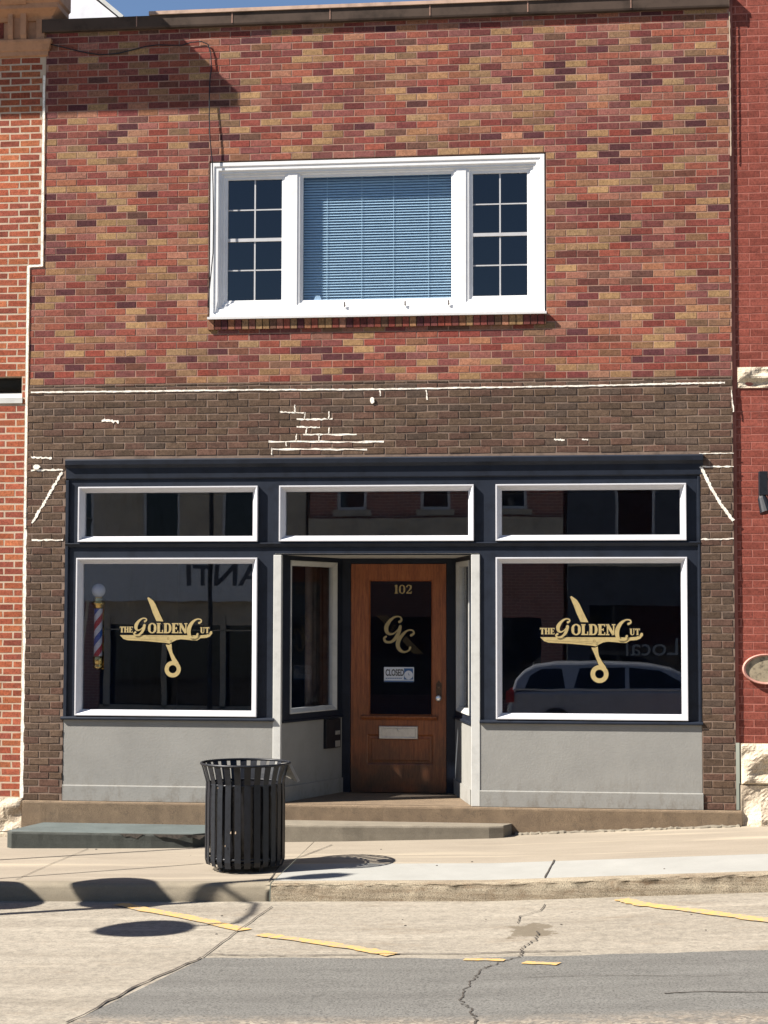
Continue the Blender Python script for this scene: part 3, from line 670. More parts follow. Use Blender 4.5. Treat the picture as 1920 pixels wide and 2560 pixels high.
# shop interior
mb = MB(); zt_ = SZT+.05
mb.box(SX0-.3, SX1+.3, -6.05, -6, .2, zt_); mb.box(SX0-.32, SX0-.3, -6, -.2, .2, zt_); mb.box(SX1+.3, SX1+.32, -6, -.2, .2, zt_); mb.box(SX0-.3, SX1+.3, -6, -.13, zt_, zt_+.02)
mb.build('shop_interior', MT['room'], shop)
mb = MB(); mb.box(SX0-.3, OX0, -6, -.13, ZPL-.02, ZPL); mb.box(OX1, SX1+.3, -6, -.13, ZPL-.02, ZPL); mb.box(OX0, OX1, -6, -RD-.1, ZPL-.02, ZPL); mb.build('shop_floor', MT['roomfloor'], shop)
# display shelves behind the windows, dim curtains beside the door
for nm, m_, (xa, ya), (xb, yb_), k_n in (('curtain', 'copelip', (-2.85, 1.25), (-2.72, 1.75), 7), ('curtain', 'blind', (-3.12, .45), (-3.02, .85), 4)):
    mb = MB()
    for k in range(k_n): t = k/(k_n-1); mb.tube([(xa+(xb-xa)*t, ya+(yb_-ya)*t, ZPL+.1), (xa+(xb-xa)*t+.01*math.sin(k*2), ya+(yb_-ya)*t, OZ-.05)], .045, 8)
    mb.build(nm, MT[m_], shop, smooth=True)
# ---------------------------------------------------------------- lettering
class Art(MB):
    """flat lettering on glass; strokes with width, each layer 0.15 mm apart"""
    def __init__(s, *a): super().__init__(*a); s.k = 0; s.base = 0.
    def lay(s): s.k += 1; return s.base+s.k*.00012
    def stroke(s, pts, closed=False, e=0., sh=0., M=None, caps=True, curve=False):
        if curve:
            n = len(pts); o = []
            for i in range(n if closed else n-1):
                p = [pts[(i+d) % n] if closed else pts[max(0, min(n-1, i+d))] for d in (-1, 0, 1, 2)]
                for k in range(6):
                    t = k/6; o.append(tuple(.5*((2*p[1][c])+(-p[0][c]+p[2][c])*t+(2*p[0][c]-5*p[1][c]+4*p[2][c]-p[3][c])*t*t+(-p[0][c]+3*p[1][c]-3*p[2][c]+p[3][c])*t**3) for c in range(3)))
            if not closed: o.append(pts[-1])
            pts = o
        n_ = s.lay(); P2 = [Vector((x+sh*y, y, 0)) for x, y, _ in pts]; W = [w_/2+e for *_, w_ in pts]; n = len(P2)
        mapp = M or (lambda x, y: (x, y)); rows = []
        for i in range(n):
            a = P2[(i-1) % n] if closed else P2[max(0, i-1)]; b = P2[(i+1) % n] if closed else P2[min(n-1, i+1)]
            d = (b-a).normalized(); q = Vector((-d.y, d.x, 0)); l, r = P2[i]+q*W[i], P2[i]-q*W[i]
            if not closed and i in (0, n-1) and e: sgn = -1 if i == 0 else 1; l += d*e*sgn; r += d*e*sgn
            rows.append((s.pt(*(lambda t: (t[0], n_, t[1]))(mapp(l.x, l.y))), s.pt(*(lambda t: (t[0], n_, t[1]))(mapp(r.x, r.y)))))
        for i in range(n if closed else n-1): j = (i+1) % n; s.face([rows[i][0], rows[i][1], rows[j][1], rows[j][0]])
        if caps == 'round':
            for i in (0, n-1): s.disc(P2[i].x, P2[i].y, W[i], mapp)
    def disc(s, x, y, r, mapp, k=16):
        n_ = s.lay(); s.face([s.pt(*(lambda t: (t[0], n_, t[1]))(mapp(x+r*math.cos(2*math.pi*i/k), y+r*math.sin(2*math.pi*i/k)))) for i in range(k)])
    def poly(s, pts, mapp):
        n_ = s.lay(); s.face([s.pt(*(lambda t: (t[0], n_, t[1]))(mapp(x, y))) for x, y in pts])
t_, k_ = .10, .26       # thin and thick stroke
GL = {
 'T': (.74, [([(.37, 0, k_), (.37, 1, k_)], 0), ([(.20, .05, t_), (.54, .05, t_)], 0), ([(.02, .94, .13), (.72, .94, .13)], 0), ([(.06, .74, .09), (.06, .96, .09)], 0), ([(.68, .74, .09), (.68, .96, .09)], 0)]),
 'H': (.86, [([(.20, 0, k_), (.20, 1, k_)], 0), ([(.66, 0, k_), (.66, 1, k_)], 0), ([(.2, .5, t_), (.66, .5, t_)], 0), ([(.02, .05, t_), (.38, .05, t_)], 0), ([(.02, .95, t_), (.38, .95, t_)], 0), ([(.48, .05, t_), (.84, .05, t_)], 0), ([(.48, .95, t_), (.84, .95, t_)], 0)]),
 'E': (.72, [([(.22, 0, k_), (.22, 1, k_)], 0), ([(.03, .05, t_), (.66, .05, t_)], 0), ([(.03, .95, t_), (.66, .95, t_)], 0), ([(.2, .5, t_), (.52, .5, t_)], 0), ([(.64, .0, .09), (.64, .25, .09)], 0), ([(.64, .78, .09), (.64, 1., .09)], 0), ([(.51, .38, .08), (.51, .62, .08)], 0)]),
 'L': (.70, [([(.22, 0, k_), (.22, 1, k_)], 0), ([(.03, .05, t_), (.64, .05, t_)], 0), ([(.03, .95, t_), (.42, .95, t_)], 0), ([(.62, .0, .10), (.62, .32, .10)], 0)]),
 'D': (.84, [([(.22, 0, k_), (.22, 1, k_)], 0), ([(.03, .95, .09), (.40, .95, t_), (.62, .85, .18), (.70, .5, k_), (.62, .15, .18), (.40, .05, t_), (.03, .05, .09)], 1)]),
 'N': (.92, [([(.18, 0, .12), (.18, 1, .12)], 0), ([(.74, 0, .12), (.74, 1, .12)], 0), ([(.18, .96, k_), (.72, .04, k_)], 0), ([(.02, .05, t_), (.34, .05, t_)], 0), ([(.02, .95, t_), (.24, .95, t_)], 0), ([(.58, .95, t_), (.90, .95, t_)], 0)]),
 'O': (.88, [([(.44, .97, .10), (.18, .80, .2), (.14, .5, k_), (.18, .2, .2), (.44, .03, .10), (.70, .2, .2), (.74, .5, k_), (.70, .80, .2)], 2)]),
 'U': (.86, [([(.22, 1, k_), (.22, .3, k_), (.28, .10, .18), (.46, .04, .11), (.62, .12, .11), (.66, .35, .11), (.66, 1, .11)], 1), ([(.03, .95, t_), (.40, .95, t_)], 0), ([(.52, .95, t_), (.82, .95, t_)], 0)]),
 '1': (.5, [([(.26, 0, .24), (.26, 1, .24)], 0), ([(.05, .05, t_), (.47, .05, t_)], 0), ([(.06, .84, .1), (.24, .96, .12)], 0)]),
 '0': (.80, [([(.40, .97, .09), (.17, .80, .17), (.14, .5, .22), (.17, .2, .17), (.40, .03, .09), (.63, .2, .17), (.66, .5, .22), (.63, .80, .17)], 2)]),
 '2': (.74, [([(.12, .72, .16), (.18, .9, .12), (.38, .97, .11), (.58, .84, .2), (.56, .6, .2), (.34, .32, .13), (.10, .08, .1)], 1), ([(.08, .07, .14), (.62, .07, .16)], 0), ([(.62, .0, .1), (.64, .28, .08)], 0)]),
}
BIGG = [(.70, .78, .15), (.80, .86, .10), (.74, .98, .08), (.52, 1.0, .09), (.30, .84, .16), (.14, .55, .25), (.16, .28, .22), (.32, .14, .12), (.52, .22, .07), (.68, .44, .07)]
BIGG2 = [(.72, .50, .20), (.70, .24, .21), (.62, .00, .18), (.44, -.18, .12), (.22, -.22, .12), (.08, -.10, .11), (.16, .0, .14)]
BIGC = [(.74, .78, .15), (.86, .86, .10), (.80, 1.0, .08), (.56, 1.02, .09), (.32, .84, .18), (.17, .52, .26), (.17, .18, .26), (.30, -.10, .19), (.50, -.20, .10), (.70, -.12, .09), (.76, .04, .14)]
def word(A, s, mp, x, y, h, e, sh=.2, tr=.0):
    for ch in s:
        w_, st = GL[ch]
        for pts, c in st: A.stroke([(x+a*h, y+b*h, q*h) for a, b, q in pts], closed=(c == 2), e=e, curve=c > 0, M=mp)
        x += (w_+tr)*h
    return x
# scissors logo in pixel-like units of the left window zoom (origin at the pivot); 1 unit = 1/5.925 photo px
def logo(parent, x0, z0, sc, yn):
    """x0,z0: pivot position; sc metres per unit"""
    mp = lambda x, y: (x0+(x+.0*y)*sc, z0+y*sc)
    def U_(pts): return [(x-840, 750-y) for x, y in pts]
    blade = U_([(95, 700), (330, 700), (1140, 698), (1320, 700), (1420, 690), (1465, 665), (1480, 635), (1505, 640), (1508, 670), (1470, 715), (1420, 735), (1330, 742), (1280, 775), (1190, 772), (1130, 765), (1030, 758), (960, 770), (900, 800), (860, 824), (790, 812), (500, 788), (210, 775), (150, 755)])
    tip = U_([(510, 140), (530, 130), (600, 180), (640, 240), (700, 370), (760, 492), (655, 488), (600, 370), (560, 260)])
    shank = U_([(800, 840), (850, 842), (888, 826), (893, 900), (905, 960), (950, 1040), (1000, 1110), (985, 1150), (905, 1095), (880, 1030), (850, 950)])
    def build(e, mat, nb):
        A = Art((0, yn, 0)); A.base = nb
        for pts in (tip, blade, shank):
            if e: A.stroke([(x, y, 0) for x, y in pts], closed=True, e=e, M=mp)
            A.poly(pts, mp)
        A.stroke([(x, y, 62) for x, y in [(910-840+92*math.cos(R(a)), 750-1205+92*math.sin(R(a))) for a in range(0, 360, 12)]], closed=True, e=e, M=mp)
        word(A, 'THE', mp, 92-840, 750-660, 88, e, .18)
        word(A, 'OLDEN', mp, 525-840, 750-668, 150, e, .18)
        word(A, 'UT', mp, 1325-840, 750-666, 88, e, .18)
        g = 212
        for S, ox, oy in ((BIGG, 300, 655), (BIGG2, 300, 655), (BIGC, 1105, 690)):
            gg = g if S is not BIGC else 232
            A.stroke([(ox-840+(a+.16*b)*gg*1.02, 750-oy+b*gg*(.98 if S is not BIGC else .98)+(0), q*gg*.95) for a, b, q in S], e=e, curve=True, caps='round', M=mp)
        return A.build('gold_lettering' if not e else 'lettering_outline', mat, parent)
    build(9, MT['ink'], 0.); build(0, MT['gold'], .012)
    A = Art((0, yn, 0)); A.base = .022
    A.stroke([(180-840, 750-745, 4), (520-840, 750-762, 7), (815-840, 750-790, 5)], M=mp)
    A.stroke([(500-840, 750-712, 3), (640-840, 750-722, 5), (780-840, 750-722, 3)], M=mp)
    A.stroke([(x, y, 8) for x, y in [(14*math.cos(R(a)), 14*math.sin(R(a))) for a in range(0, 360, 30)]], closed=True, M=mp)
    A.build('lettering_lines', MT['goldd'], parent)
gy = .012+.040                                          # the display glass stands at Y = 0.052
px_m = lambda: 16.65/F
x, z = P(280+840/5.925, 1470+750/5.925, gy); logo(dw[0], x, z, 16.65/F/5.925/math.cos(YAW), gy-.0005)
sc2 = 16.65/F*(1160-200)/1659*420/1659*1.0
x, z = P(1300+733*.2532, 1470+523*.2532, gy); logo(dw[1], x, z, 16.65/F*(1000*.2532)/(1415), gy-.0005)
# door: 102 and the GC monogram
DY = RD+.028; ds = (16.6+RD)/F
x0, z0 = P(900+430/5.03, 1420+322/5.03, DY); mpd = lambda x, y: (x, y)
for e, mt_, nb in ((.0035, MT['ink'], 0), (0, MT['gold'], .004)):
    A = Art((0, DY-.0005, 0)); A.base = nb; word(A, '102', mpd, x0, z0, .088, e, 0, .02); A.build('gold_lettering', mt_, door)
def zp(x, y): return P(900+x/5.03, 1420+y/5.03, DY)     # door zoom pixels
def strokepx(A, pts, e, **k): A.stroke([(*zp(a, b), q/5.03*ds) for a, b, q in pts], e=e, M=mpd, **k)
Gm = [(497, 678, 32), (522, 655, 26), (508, 618, 18), (450, 612, 20), (385, 655, 36), (335, 735, 52), (338, 800, 46), (378, 832, 28), (430, 820, 18), (478, 775, 16), (505, 738, 26)]
Gm2 = [(508, 735, 36), (488, 810, 46), (445, 885, 44), (390, 930, 30), (325, 925, 32), (305, 885, 28), (330, 862, 22)]
Cm = [(645, 846, 32), (678, 820, 24), (660, 784, 18), (600, 786, 20), (540, 835, 38), (490, 905, 50), (476, 975, 50), (505, 1032, 40), (560, 1056, 24), (615, 1035, 20), (632, 1000, 28)]
lines = []
for k in range(4): lines.append([(215+34*k, 598-2*k, 2.4), (345+22*k, 722-20*k, 2.4)])
for k in range(4): lines.append([(380+14*k, 800-28*k, 2.4), (400+14*k, 815-28*k, 2.4)])
for k in range(4): lines.append([(535+12*k, 905-14*k, 2.4), (690+33*k, 1083-1*k, 2.4)])
for e, mt_, nb in ((.0045, MT['ink'], .0), (0, MT['gold'], .006)):
    A = Art((0, DY-.0005, 0)); A.base = nb
    if not e:
        for l_ in lines: strokepx(A, l_, 0)
    for S in (Gm, Gm2, Cm): strokepx(A, S, e, curve=True, caps='round')
    A.build('gold_lettering', mt_, door)
# ---------------------------------------------------------------- plinth, steps
def slab(name, mat, loop, zt, zbf, label, cat, top=None, rough=.006, step=.06, kindp=None):
    """loop: front/side edge points (X,Y) from left-back round to right-back"""
    mb = MB(); pts = []
    for (a, b) in zip(loop, loop[1:]):
        A_, B_ = Vector((*a, 0)), Vector((*b, 0)); k = max(1, int((B_-A_).length/step))
        for i in range(k): pts.append(A_.lerp(B_, i/k))
    pts.append(Vector((*loop[-1], 0))); rows = []
    for p in pts:
        j = rnd(-rough, rough); row = []
        for dy, z in ((.012, zt), (.002+j*.3, zt-.006+j*.4), (-.002+j*.3, zt-.02), (j*.15, (zt*.5+zbf(p.x)*.5)), (rnd(-rough, rough)*.2, zbf(p.x)-.05)):
            c = Vector((sum(q.x for q in pts)/len(pts), .1, 0)); d = Vector((0, -1, 0)) 
            mb.v.append(Vector((p.x, p.y-dy*0-(-dy if dy > .01 else -dy), z))); row.append(len(mb.v)-1)
        rows.append(row)
    for a, b in zip(rows, rows[1:]):
        for i in range(4): mb.face([a[i], a[i+1], b[i+1], b[i]])
    if top is not None: mb.cur = 1
    n = len(rows)
    mb.v.append(Vector((loop[0][0], .05, zt))); a = len(mb.v)-1; mb.v.append(Vector((loop[-1][0], .05, zt))); b = len(mb.v)-1
    mb.face([r[0] for r in rows]+[b, a])
    o = mb.build(name, [mat, top] if top else mat, kindp)
    if not kindp: tag(o, label, cat)
    return o
PY = -.055
pz = ZPL
slab('stone_plinth', MT['plinth'], [(XL2+.02, .02), (XL2+.01, PY), (P(1855, 2040, PY)[0], PY), (P(1858, 2040, 0)[0], .02)], pz, lambda x: min(base(x)-.03, pz-.11), '', '', kindp=shop, rough=.006)
# the thin rubble strip under the plinth's right half
SY0, SZ0 = -.78, .078
xl0, xl1 = P(8, 2090, SY0)[0], P(512, 2090, SY0)[0]
slab('stone_slab', MT['slabe'], [(xl0+.15, PY-.02), (xl0+.02, SY0+.06), (xl0+.08, SY0), (xl1-.5, SY0), (xl1-.12, SY0+.03), (xl1, SY0+.14), (xl1+.02, PY-.02)], SZ0, lambda x: gz(x, SY0), 'dark slate coloured low slab with chipped front edge below the left shop panel', 'stone slab', top=MT['slab'], rough=.010, step=.05)
for (px, w_) in ((330, .11), (425, .16), (488, .10)):
    x, _ = P(px, 2085, SY0); mb = MB(); mb.plate([(x-w_, SZ0-.003), (x-w_*.6, SZ0-.03), (x-.02, SZ0-.024), (x+w_*.4, SZ0-.045), (x+w_, SZ0-.003)], -SY0+.002, -SY0+.006); mb.build('chipped_edge', MT['crack'], bpy.data.objects['stone_slab'])
SY1, SZ1 = -.42, .137
xs0, xs1 = xl1+.01, P(1272, 2070, -.22)[0]
slab('entrance_step', MT['step'], [(xs0, PY-.02), (xs0, SY1-.02), (xs0+1.2, SY1+.02), (xs1-.18, -.27), (xs1-.05, -.23), (xs1, -.12), (xs1+.02, PY-.02)], SZ1, lambda x: gz(x, SY1)-.02, 'pale concrete step in front of the shop door running into the rising sidewalk', 'step', rough=.005)
# rubble between plinth and sidewalk, right
mb = MB(); rows = []; x = xs1+.05
while x < 1.37:
    g0 = gz(x, PY); h_ = rnd(.006, .022); d_ = rnd(.012, .05); ids = []
    for dy, dz in ((.01, .05), (0, h_+.004), (-d_*.6, h_), (-d_, h_*.5), (-d_-.008, -.02)): mb.v.append(Vector((x+rnd(-.004, .004), PY+dy, g0+dz if dy <= 0 else g0+h_))); ids.append(len(mb.v)-1)
    rows.append(ids); x += rnd(.012, .04)
for a, b in zip(rows, rows[1:]):
    for q in range(4): mb.face([a[q], a[q+1], b[q+1], b[q]])
mb.build('rough_footing', MT['step'], shop)
# ---------------------------------------------------------------- left neighbour
lb = thing('orange_brick_building', (-7, 0, -.1), 'orange-red brick building with cream mortar and terracotta cornice at the left edge', 'building')
LX = -9.
wz0, wz1, wx1 = P(30, 1003)[1], P(30, 940)[1], P(54, 970)[0]
zlst = P(30, 1993)[1]
LY = .006
def lsp(z):
    e = (XL1 if z > ZJ+.02 else XL2)-.028
    return [(LX, wx1-.9), (wx1, e)] if wz0-.02 < z < wz1 else [(LX, e)]
mb = MB((0, LY, 0)); bricks(mb, lsp, zlst, 7.62, h=.0692, Lb=.206, jt=.016, jd=.0012, bev=.0008, wob=.003); mb.build('wall', MT['orange'], lb)
mb = MB((0, LY, 0)); mb.box(LX, XL1-.002, -.25, 0, ZJ, 9.3); rects(mb, LX, XL2-.002, zlst, ZJ, [(wx1-.9, wx1, wz0, wz1)], -.25, 0); mb.build('mortar_joints', MT['mortar_c'], lb)
mb = MB((0, 0, 0)); blob_line(mb, [(XL1-.012, 7.38), (XL1-.013, 6.4), (XL1-.012, ZJ)], .026, sub=16, jag=.12, n=.012)
blob_line(mb, [(XL1-.0, ZJ), (XL2-.012, ZJ-.004)], .022, sub=4, jag=.15, n=.0125)
blob_line(mb, [(XL2-.012, ZJ), (XL2-.014, 3.2), (XL2-.012, P(70, 1320)[1])], .026, sub=18, jag=.15, n=.012)
blob_line(mb, [(XL2-.010, P(70, 1270)[1]), (XL2-.008, 2.), (XL2-.012, zlst-.05)], .034, sub=16, jag=.25, n=.013); mb.build('party_joint', MT['caulk'], lb)
mb = MB((0, LY, 0)); mb.box(wx1-.9, wx1, -.16, -.14, wz0, wz1); mb.build('window_pane', MT['cartint'], lb)
mb = MB((0, LY, 0)); mb.box(wx1-.9, wx1+.01, -.2, .012, wz0-.02, wz0+.035); mb.prism([(-.14, wz0+.035), (-.02, wz0+.035), (-.05, wz0+.08), (-.14, wz0+.1)], wx1-.9, wx1-.002); mb.build('window_sill', MT['trim'], lb)
# stone base of the left building
def rock(name, x0, x1, z0, z1, rows, cols, parent, mat, Yf, amp, seed, side_r=True):
    random.seed(seed)
    for r in range(rows):
        za, zb_ = z0+(z1-z0)*r/rows, z0+(z1-z0)*(r+1)/rows; off = rnd(.35, .65) if r % 2 else 0
        xs = [x0]+[x0+(x1-x0)*(c+off)/cols for c in range(1, cols)]+[x1]
        for xa, xb in zip(xs, xs[1:]):
            mb = MB(); n = 14; m = max(6, int(n*(zb_-za)/.25)); n = max(6, int((xb-xa)/.022)); grid = []
            gn = [[rnd(-1, 1) for _ in range(n+1)] for _ in range(m+1)]; g2 = [[rnd(-1, 1) for _ in range(5)] for _ in range(5)]
            for j in range(m+1):
                row = []
                for i in range(n+1):
                    u, v = i/n, j/m; ed = min(u, 1-u, v, 1-v)*2; bulge = min(1, ed*3.2)**.6
                    a, b = u*3.99, v*3.99; ia, ib = int(a), int(b); fa, fb_ = a-ia, b-ib
                    lo = (g2[ib][ia]*(1-fa)+g2[ib][ia+1]*fa)*(1-fb_)+(g2[ib+1][ia]*(1-fa)+g2[ib+1][ia+1]*fa)*fb_
                    row.append(mb.pt(xa+.004+(xb-xa-.008)*u, -Yf+(.35+lo*1.1)*amp*bulge+gn[j][i]*amp*.06*bulge, za+.004+(zb_-za-.008)*v))
                grid.append(row)
            for j in range(m):
                for i in range(n): mb.face([grid[j][i], grid[j][i+1], grid[j+1][i+1], grid[j+1][i]])
            loop = grid[0]+[g_[-1] for g_ in grid[1:]]+grid[-1][-2::-1]+[g_[0] for g_ in grid[-2:0:-1]]
            bk = [mb.v.append(Vector((mb.v[q].x, Yf+.2, mb.v[q].z))) or len(mb.v)-1 for q in loop]
            for i in range(len(loop)): j = (i+1) % len(loop); mb.face([loop[j], loop[i], bk[i], bk[j]])
            mb.build(name, mat, parent)
rock('base_stone', -6.6, XL2+.0, -.35, zlst+.002, 2, 2, lb, MT['lime'], LY-.03, .03, 4)
# terracotta cornice
zc = P(100, 142)[1]; zm_ = P(100, 107)[1]; RX = XL1+.0
def moulding(name, prof, mat, parent, xr, xl=-9.):
    """profile (n,z) run along the front and returned along the right end"""
    mb = MB(); a = [mb.pt(xl, n, z) for n, z in prof]; b = [mb.pt(xr+n, n, z) for n, z in prof]; c = [mb.pt(xr+n, -.25, z) for n, z in prof]
    for i in range(len(prof)-1):
        mb.face([a[i], b[i], b[i+1], a[i+1]]); mb.face([b[i], c[i], c[i+1], b[i+1]])
    mb.face([a[0], b[0], c[0], mb.pt(xl, -.25, prof[0][1])]); mb.face([a[-1], mb.pt(xl, -.25, prof[-1][1]), c[-1], b[-1]])
    return mb.build(name, mat, parent)
moulding('cornice_moulding', [(.0, zc), (.02, zc+.01), (.024, zc+.05), (.034, zc+.06), (.05, zc+.11), (.062, zc+.14), (.064, zc+.16), (.0, zc+.17)], MT['terra'], lb, RX+.002)
mb = MB(); mb.box(LX, RX, -.2, .0, zc+.17, 8.5); mb.build('frieze', MT['terra'], lb)
bx = P(46, 60)[0]
mb = MB(); zb1 = P(46, 105)[1]; zb2 = P(46, 22)[1]
i0 = .0
mb.prism([(0, zb1), (.05, zb1), (.07, zb1+.05), (.075, zb2-.05), (.11, zb2), (0, zb2)], bx-.085, bx-.035)
mb.prism([(0, zb1), (.05, zb1), (.07, zb1+.05), (.075, zb2-.05), (.11, zb2), (0, zb2)], bx+.045, bx+.10)
mb.prism([(0, zb1), (.02, zb1), (.03, zb1+.03), (.04, zb2), (0, zb2)], bx-.035, bx+.045)
mb.prism([(0, zb2), (.13, zb2), (.16, zb2+.04), (.19, zb2+.14), (.19, zb2+.6), (0, zb2+.6)], bx-.13, bx+.12); mb.build('bracket', MT['terra'], lb)
mb = MB(); mb.box(bx+.19, RX-.01, 0., .028, zb1, zb2-.02); mb.prism([(0, zb2-.02), (.04, zb2-.02), (.07, zb2+.06), (.07, zb2+.6), (0, zb2+.6)], bx+.16, RX-.004); mb.build('pilaster', MT['terra'], lb, bevel=.004)
mb = MB(); mb.box(bx-.42, bx-.15, .0, .006, zb1+.04, zb2-.1); mb.build('frieze_panel', MT['painted'], lb)
# crown that throws the long shadow across the shop wall
z7 = P(158, 40)[1]
moulding('cornice_crown', [(.0, z7+.36), (.06, z7+.37), (.10, z7+.39), (.16, z7+.45), (.18, z7+.52), (.52, z7+.62), (.71, z7+.70), (.73, z7+.75), (.73, z7+.90), (.0, z7+.98)], MT['terra'], lb, RX-.52)
moulding('cornice_return', [(.0, z7-.05), (.02, z7-.045), (.04, z7-.01), (.09, z7+.03), (.12, z7+.05), (.12, z7+.10), (.14, z7+.12), (.14, z7+.34), (.0, z7+.35)], MT['terra'], lb, RX+.03)
# pale gable behind the roof
gb = thing('white_gable_building', (-6, 8, 6), 'pale lavender-white gabled building end rising behind the brown coping', 'building')
def PB(x, y, Y): return P(x, y, Y)
mb = MB((0, 6, 0)); mb.plate([PB(60, 130, 6), PB(380, 130, 6), PB(300, 48, 6), PB(240, 0, 6), PB(130, -90, 6), PB(60, -90, 6)], -3, 0); mb.build('gable_wall', MT['white'], gb)
mb = MB((0, 6, 0)); a, b = PB(306, 50, 6), PB(135, -92, 6); mb.plate([a, (a[0]+.03, a[1]+.04), (b[0]+.03, b[1]+.04), b], -3.1, .06); mb.build('roof_edge', MT['trim'], gb)
# ---------------------------------------------------------------- right neighbour
rb = thing('painted_brick_building', (4, 0, .1), 'smooth red-painted brick building with white stone courses at the right edge', 'building')
RY = .030
zr0, zr1, zst = P(1880, 970)[1], P(1880, 916)[1], P(1880, 1858)[1]
mb = MB((0, RY, 0)); bricks(mb, lambda z: [(XR+.03, 5.)], zst, zr0, h=.0715, Lb=.215, jt=.009, jd=.0016, bev=.001, wob=.002)
bricks(mb, lambda z: [(XR+.03, 5.)], zr1, 9.4, h=.0715, Lb=.215, jt=.009, jd=.0016, bev=.001, wob=.002); mb.build('wall', MT['painted'], rb)
mb = MB((0, RY, 0)); mb.box(XR+.002, 5, -.25, 0, zst, 9.4); mb.build('mortar_joints', MT['mortar_r'], rb)
rock('stone_course', P(1843, 940)[0], 3.5, zr0, zr1, 1, 5, rb, MT['lime'], RY-.012, .03, 9)
rock('base_stone', P(1852, 1900)[0], 3.5, P(1880, 1962)[1]+.0, zst, 1, 4, rb, MT['lime'], RY-.05, .06, 12)
rock('base_stone', P(1851, 1980)[0]-.0, 3.5, -.1, P(1880, 1962)[1], 1, 3, rb, MT['lime'], RY-.06, .06, 14)
random.seed(21)
# ---------------------------------------------------------------- things on the wall
lx, lz = P(1905, 1190); wl = thing('wall_lamp', (lx, RY, lz), 'small black metal spotlight fixed to the red-painted wall above the oval plaque', 'lamp')
mb = MB(); mb.box(lx-.045, lx+.035, .10, .19, lz-.19, lz+.03); mb.build('lamp_body', MT['black'], wl, bevel=.004)
mb = MB(); mb.tube([(lx-.02, -.15, lz-.185), (lx-.012, -.155, lz-.22), (lx+.02, -.19, lz-.35)], [.028, .045, .062], 16); mb.build('lamp_head', MT['black'], wl)
mb = MB(); mb.tube([(lx, -.14, lz-.02), (lx+.09, -.02, lz-.05), (lx+.1, RY, lz-.05)], .012, 8); mb.build('lamp_arm', MT['black'], wl)
mb = MB(); mb.tube([(lx+.02, -.14, lz-.18), (lx+.09, -.06, lz-.22), (lx+.16, RY, lz-.3)], .008, 8); mb.build('lamp_arm', MT['black'], wl)
ox, oz = P(1915, 1673); oz = P(1895, 1673)[1]; ow = ox-P(1856, 1673)[0]; oh = (P(1895, 1635)[1]-P(1895, 1712)[1])/2
pq = thing('oval_plaque', (ox, RY, oz), 'weathered oval plaque with a pink rim on the red-painted wall', 'plaque')
el = lambda s_: [(ox+ow*s_*math.cos(R(a)), oz+oh*s_*math.sin(R(a))) for a in range(0, 360, 8)]
mb = MB((0, RY, 0)); o_, i_ = el(1.), el(.86)
prof = [(1., .0), (1., .03), (.95, .045), (.88, .04), (.84, .02)]
rows = [[mb.pt(u, n, z) for u, z in el(s_)] for s_, n in prof]
for a, b in zip(rows, rows[1:]):
    for k in range(len(a)): m = (k+1) % len(a); mb.face([a[k], a[m], b[m], b[k]])
mb.build('plaque_rim', MT['plaquerim'], pq)
mb = MB((0, RY, 0)); mb.plate(el(.85), .0, .024); mb.build('plaque_face', MT['plaque'], pq)
# cable across the upper wall
def CP(x, y, Y=-.02): x, z = P(x*.422, y*.422, Y); return (x, Y, z)
cb = MB(); cb.tube([CP(300, 262, -.03), CP(380, 281), CP(480, 306), CP(590, 325), CP(690, 318), CP(780, 297), CP(860, 276), CP(930, 266), CP(1010, 268), CP(1080, 268), (CP(1130, 251)), CP(1195, 246), CP(1232, 262), CP(1248, 310, -.022), CP(1253, 400, -.025), CP(1244, 470, -.03), CP(1240, 560, -.035), CP(1240, 700, -.045), CP(1244, 820, -.05), CP(1252, 900, -.045), CP(1258, 960, -.04), CP(1262, 1100, -.04), CP(1265, 1300, -.04), CP(1262, 1500, -.04), CP(1248, 1640, -.04), CP(1238, 1740, -.035), CP(1232, 1822, -.03)], .0055, 6)
tag(cb.build('cable', MT['black'], None, smooth=True), 'thin black cable looping over the upper wall and down the left window casing', 'cable')
# closed sign hanging on the door
cs = [zp(303, 1432), zp(680, 1246)]; (x0, z0), (x1, z1) = cs
sg = thing('closed_sign', (x0, DY, z0), 'white and blue closed sign hanging on the door glass below the gold monogram', 'sign')
yb = RD+.02; mb = MB((0, yb, 0)); mb.box(x0, x1, -.002, .002, z0, z1); mb.build('sign_card', MT['signw'], sg, bevel=.001)
mb = MB((0, yb, 0)); a, b = zp(555, 1402), zp(668, 1262); mb.box(a[0], b[0], .0022, .003, a[1], b[1]); a, b = zp(305, 1432), zp(678, 1417); mb.box(a[0], b[0], .0022, .003, a[1]+.001, b[1]); mb.build('blue_print', MT['signb'], sg)
mb = MB((0, yb, 0)); c = zp(612, 1345); mb.lathe((c[0], yb-.0032, c[1]), [(.040*1.1, 0), (.040*1.1, .0006)], 24, 'Y'); mb.build('clock_face', MT['signw'], sg)
mb = MB((0, yb, 0)); mb.box(c[0]-.002, c[0]+.002, .0042, .005, c[1]-.002, c[1]+.022); mb.box(c[0], c[0]+.016, .0042, .005, c[1]-.002, c[1]+.002); mb.build('clock_hands', MT['signb'], sg)
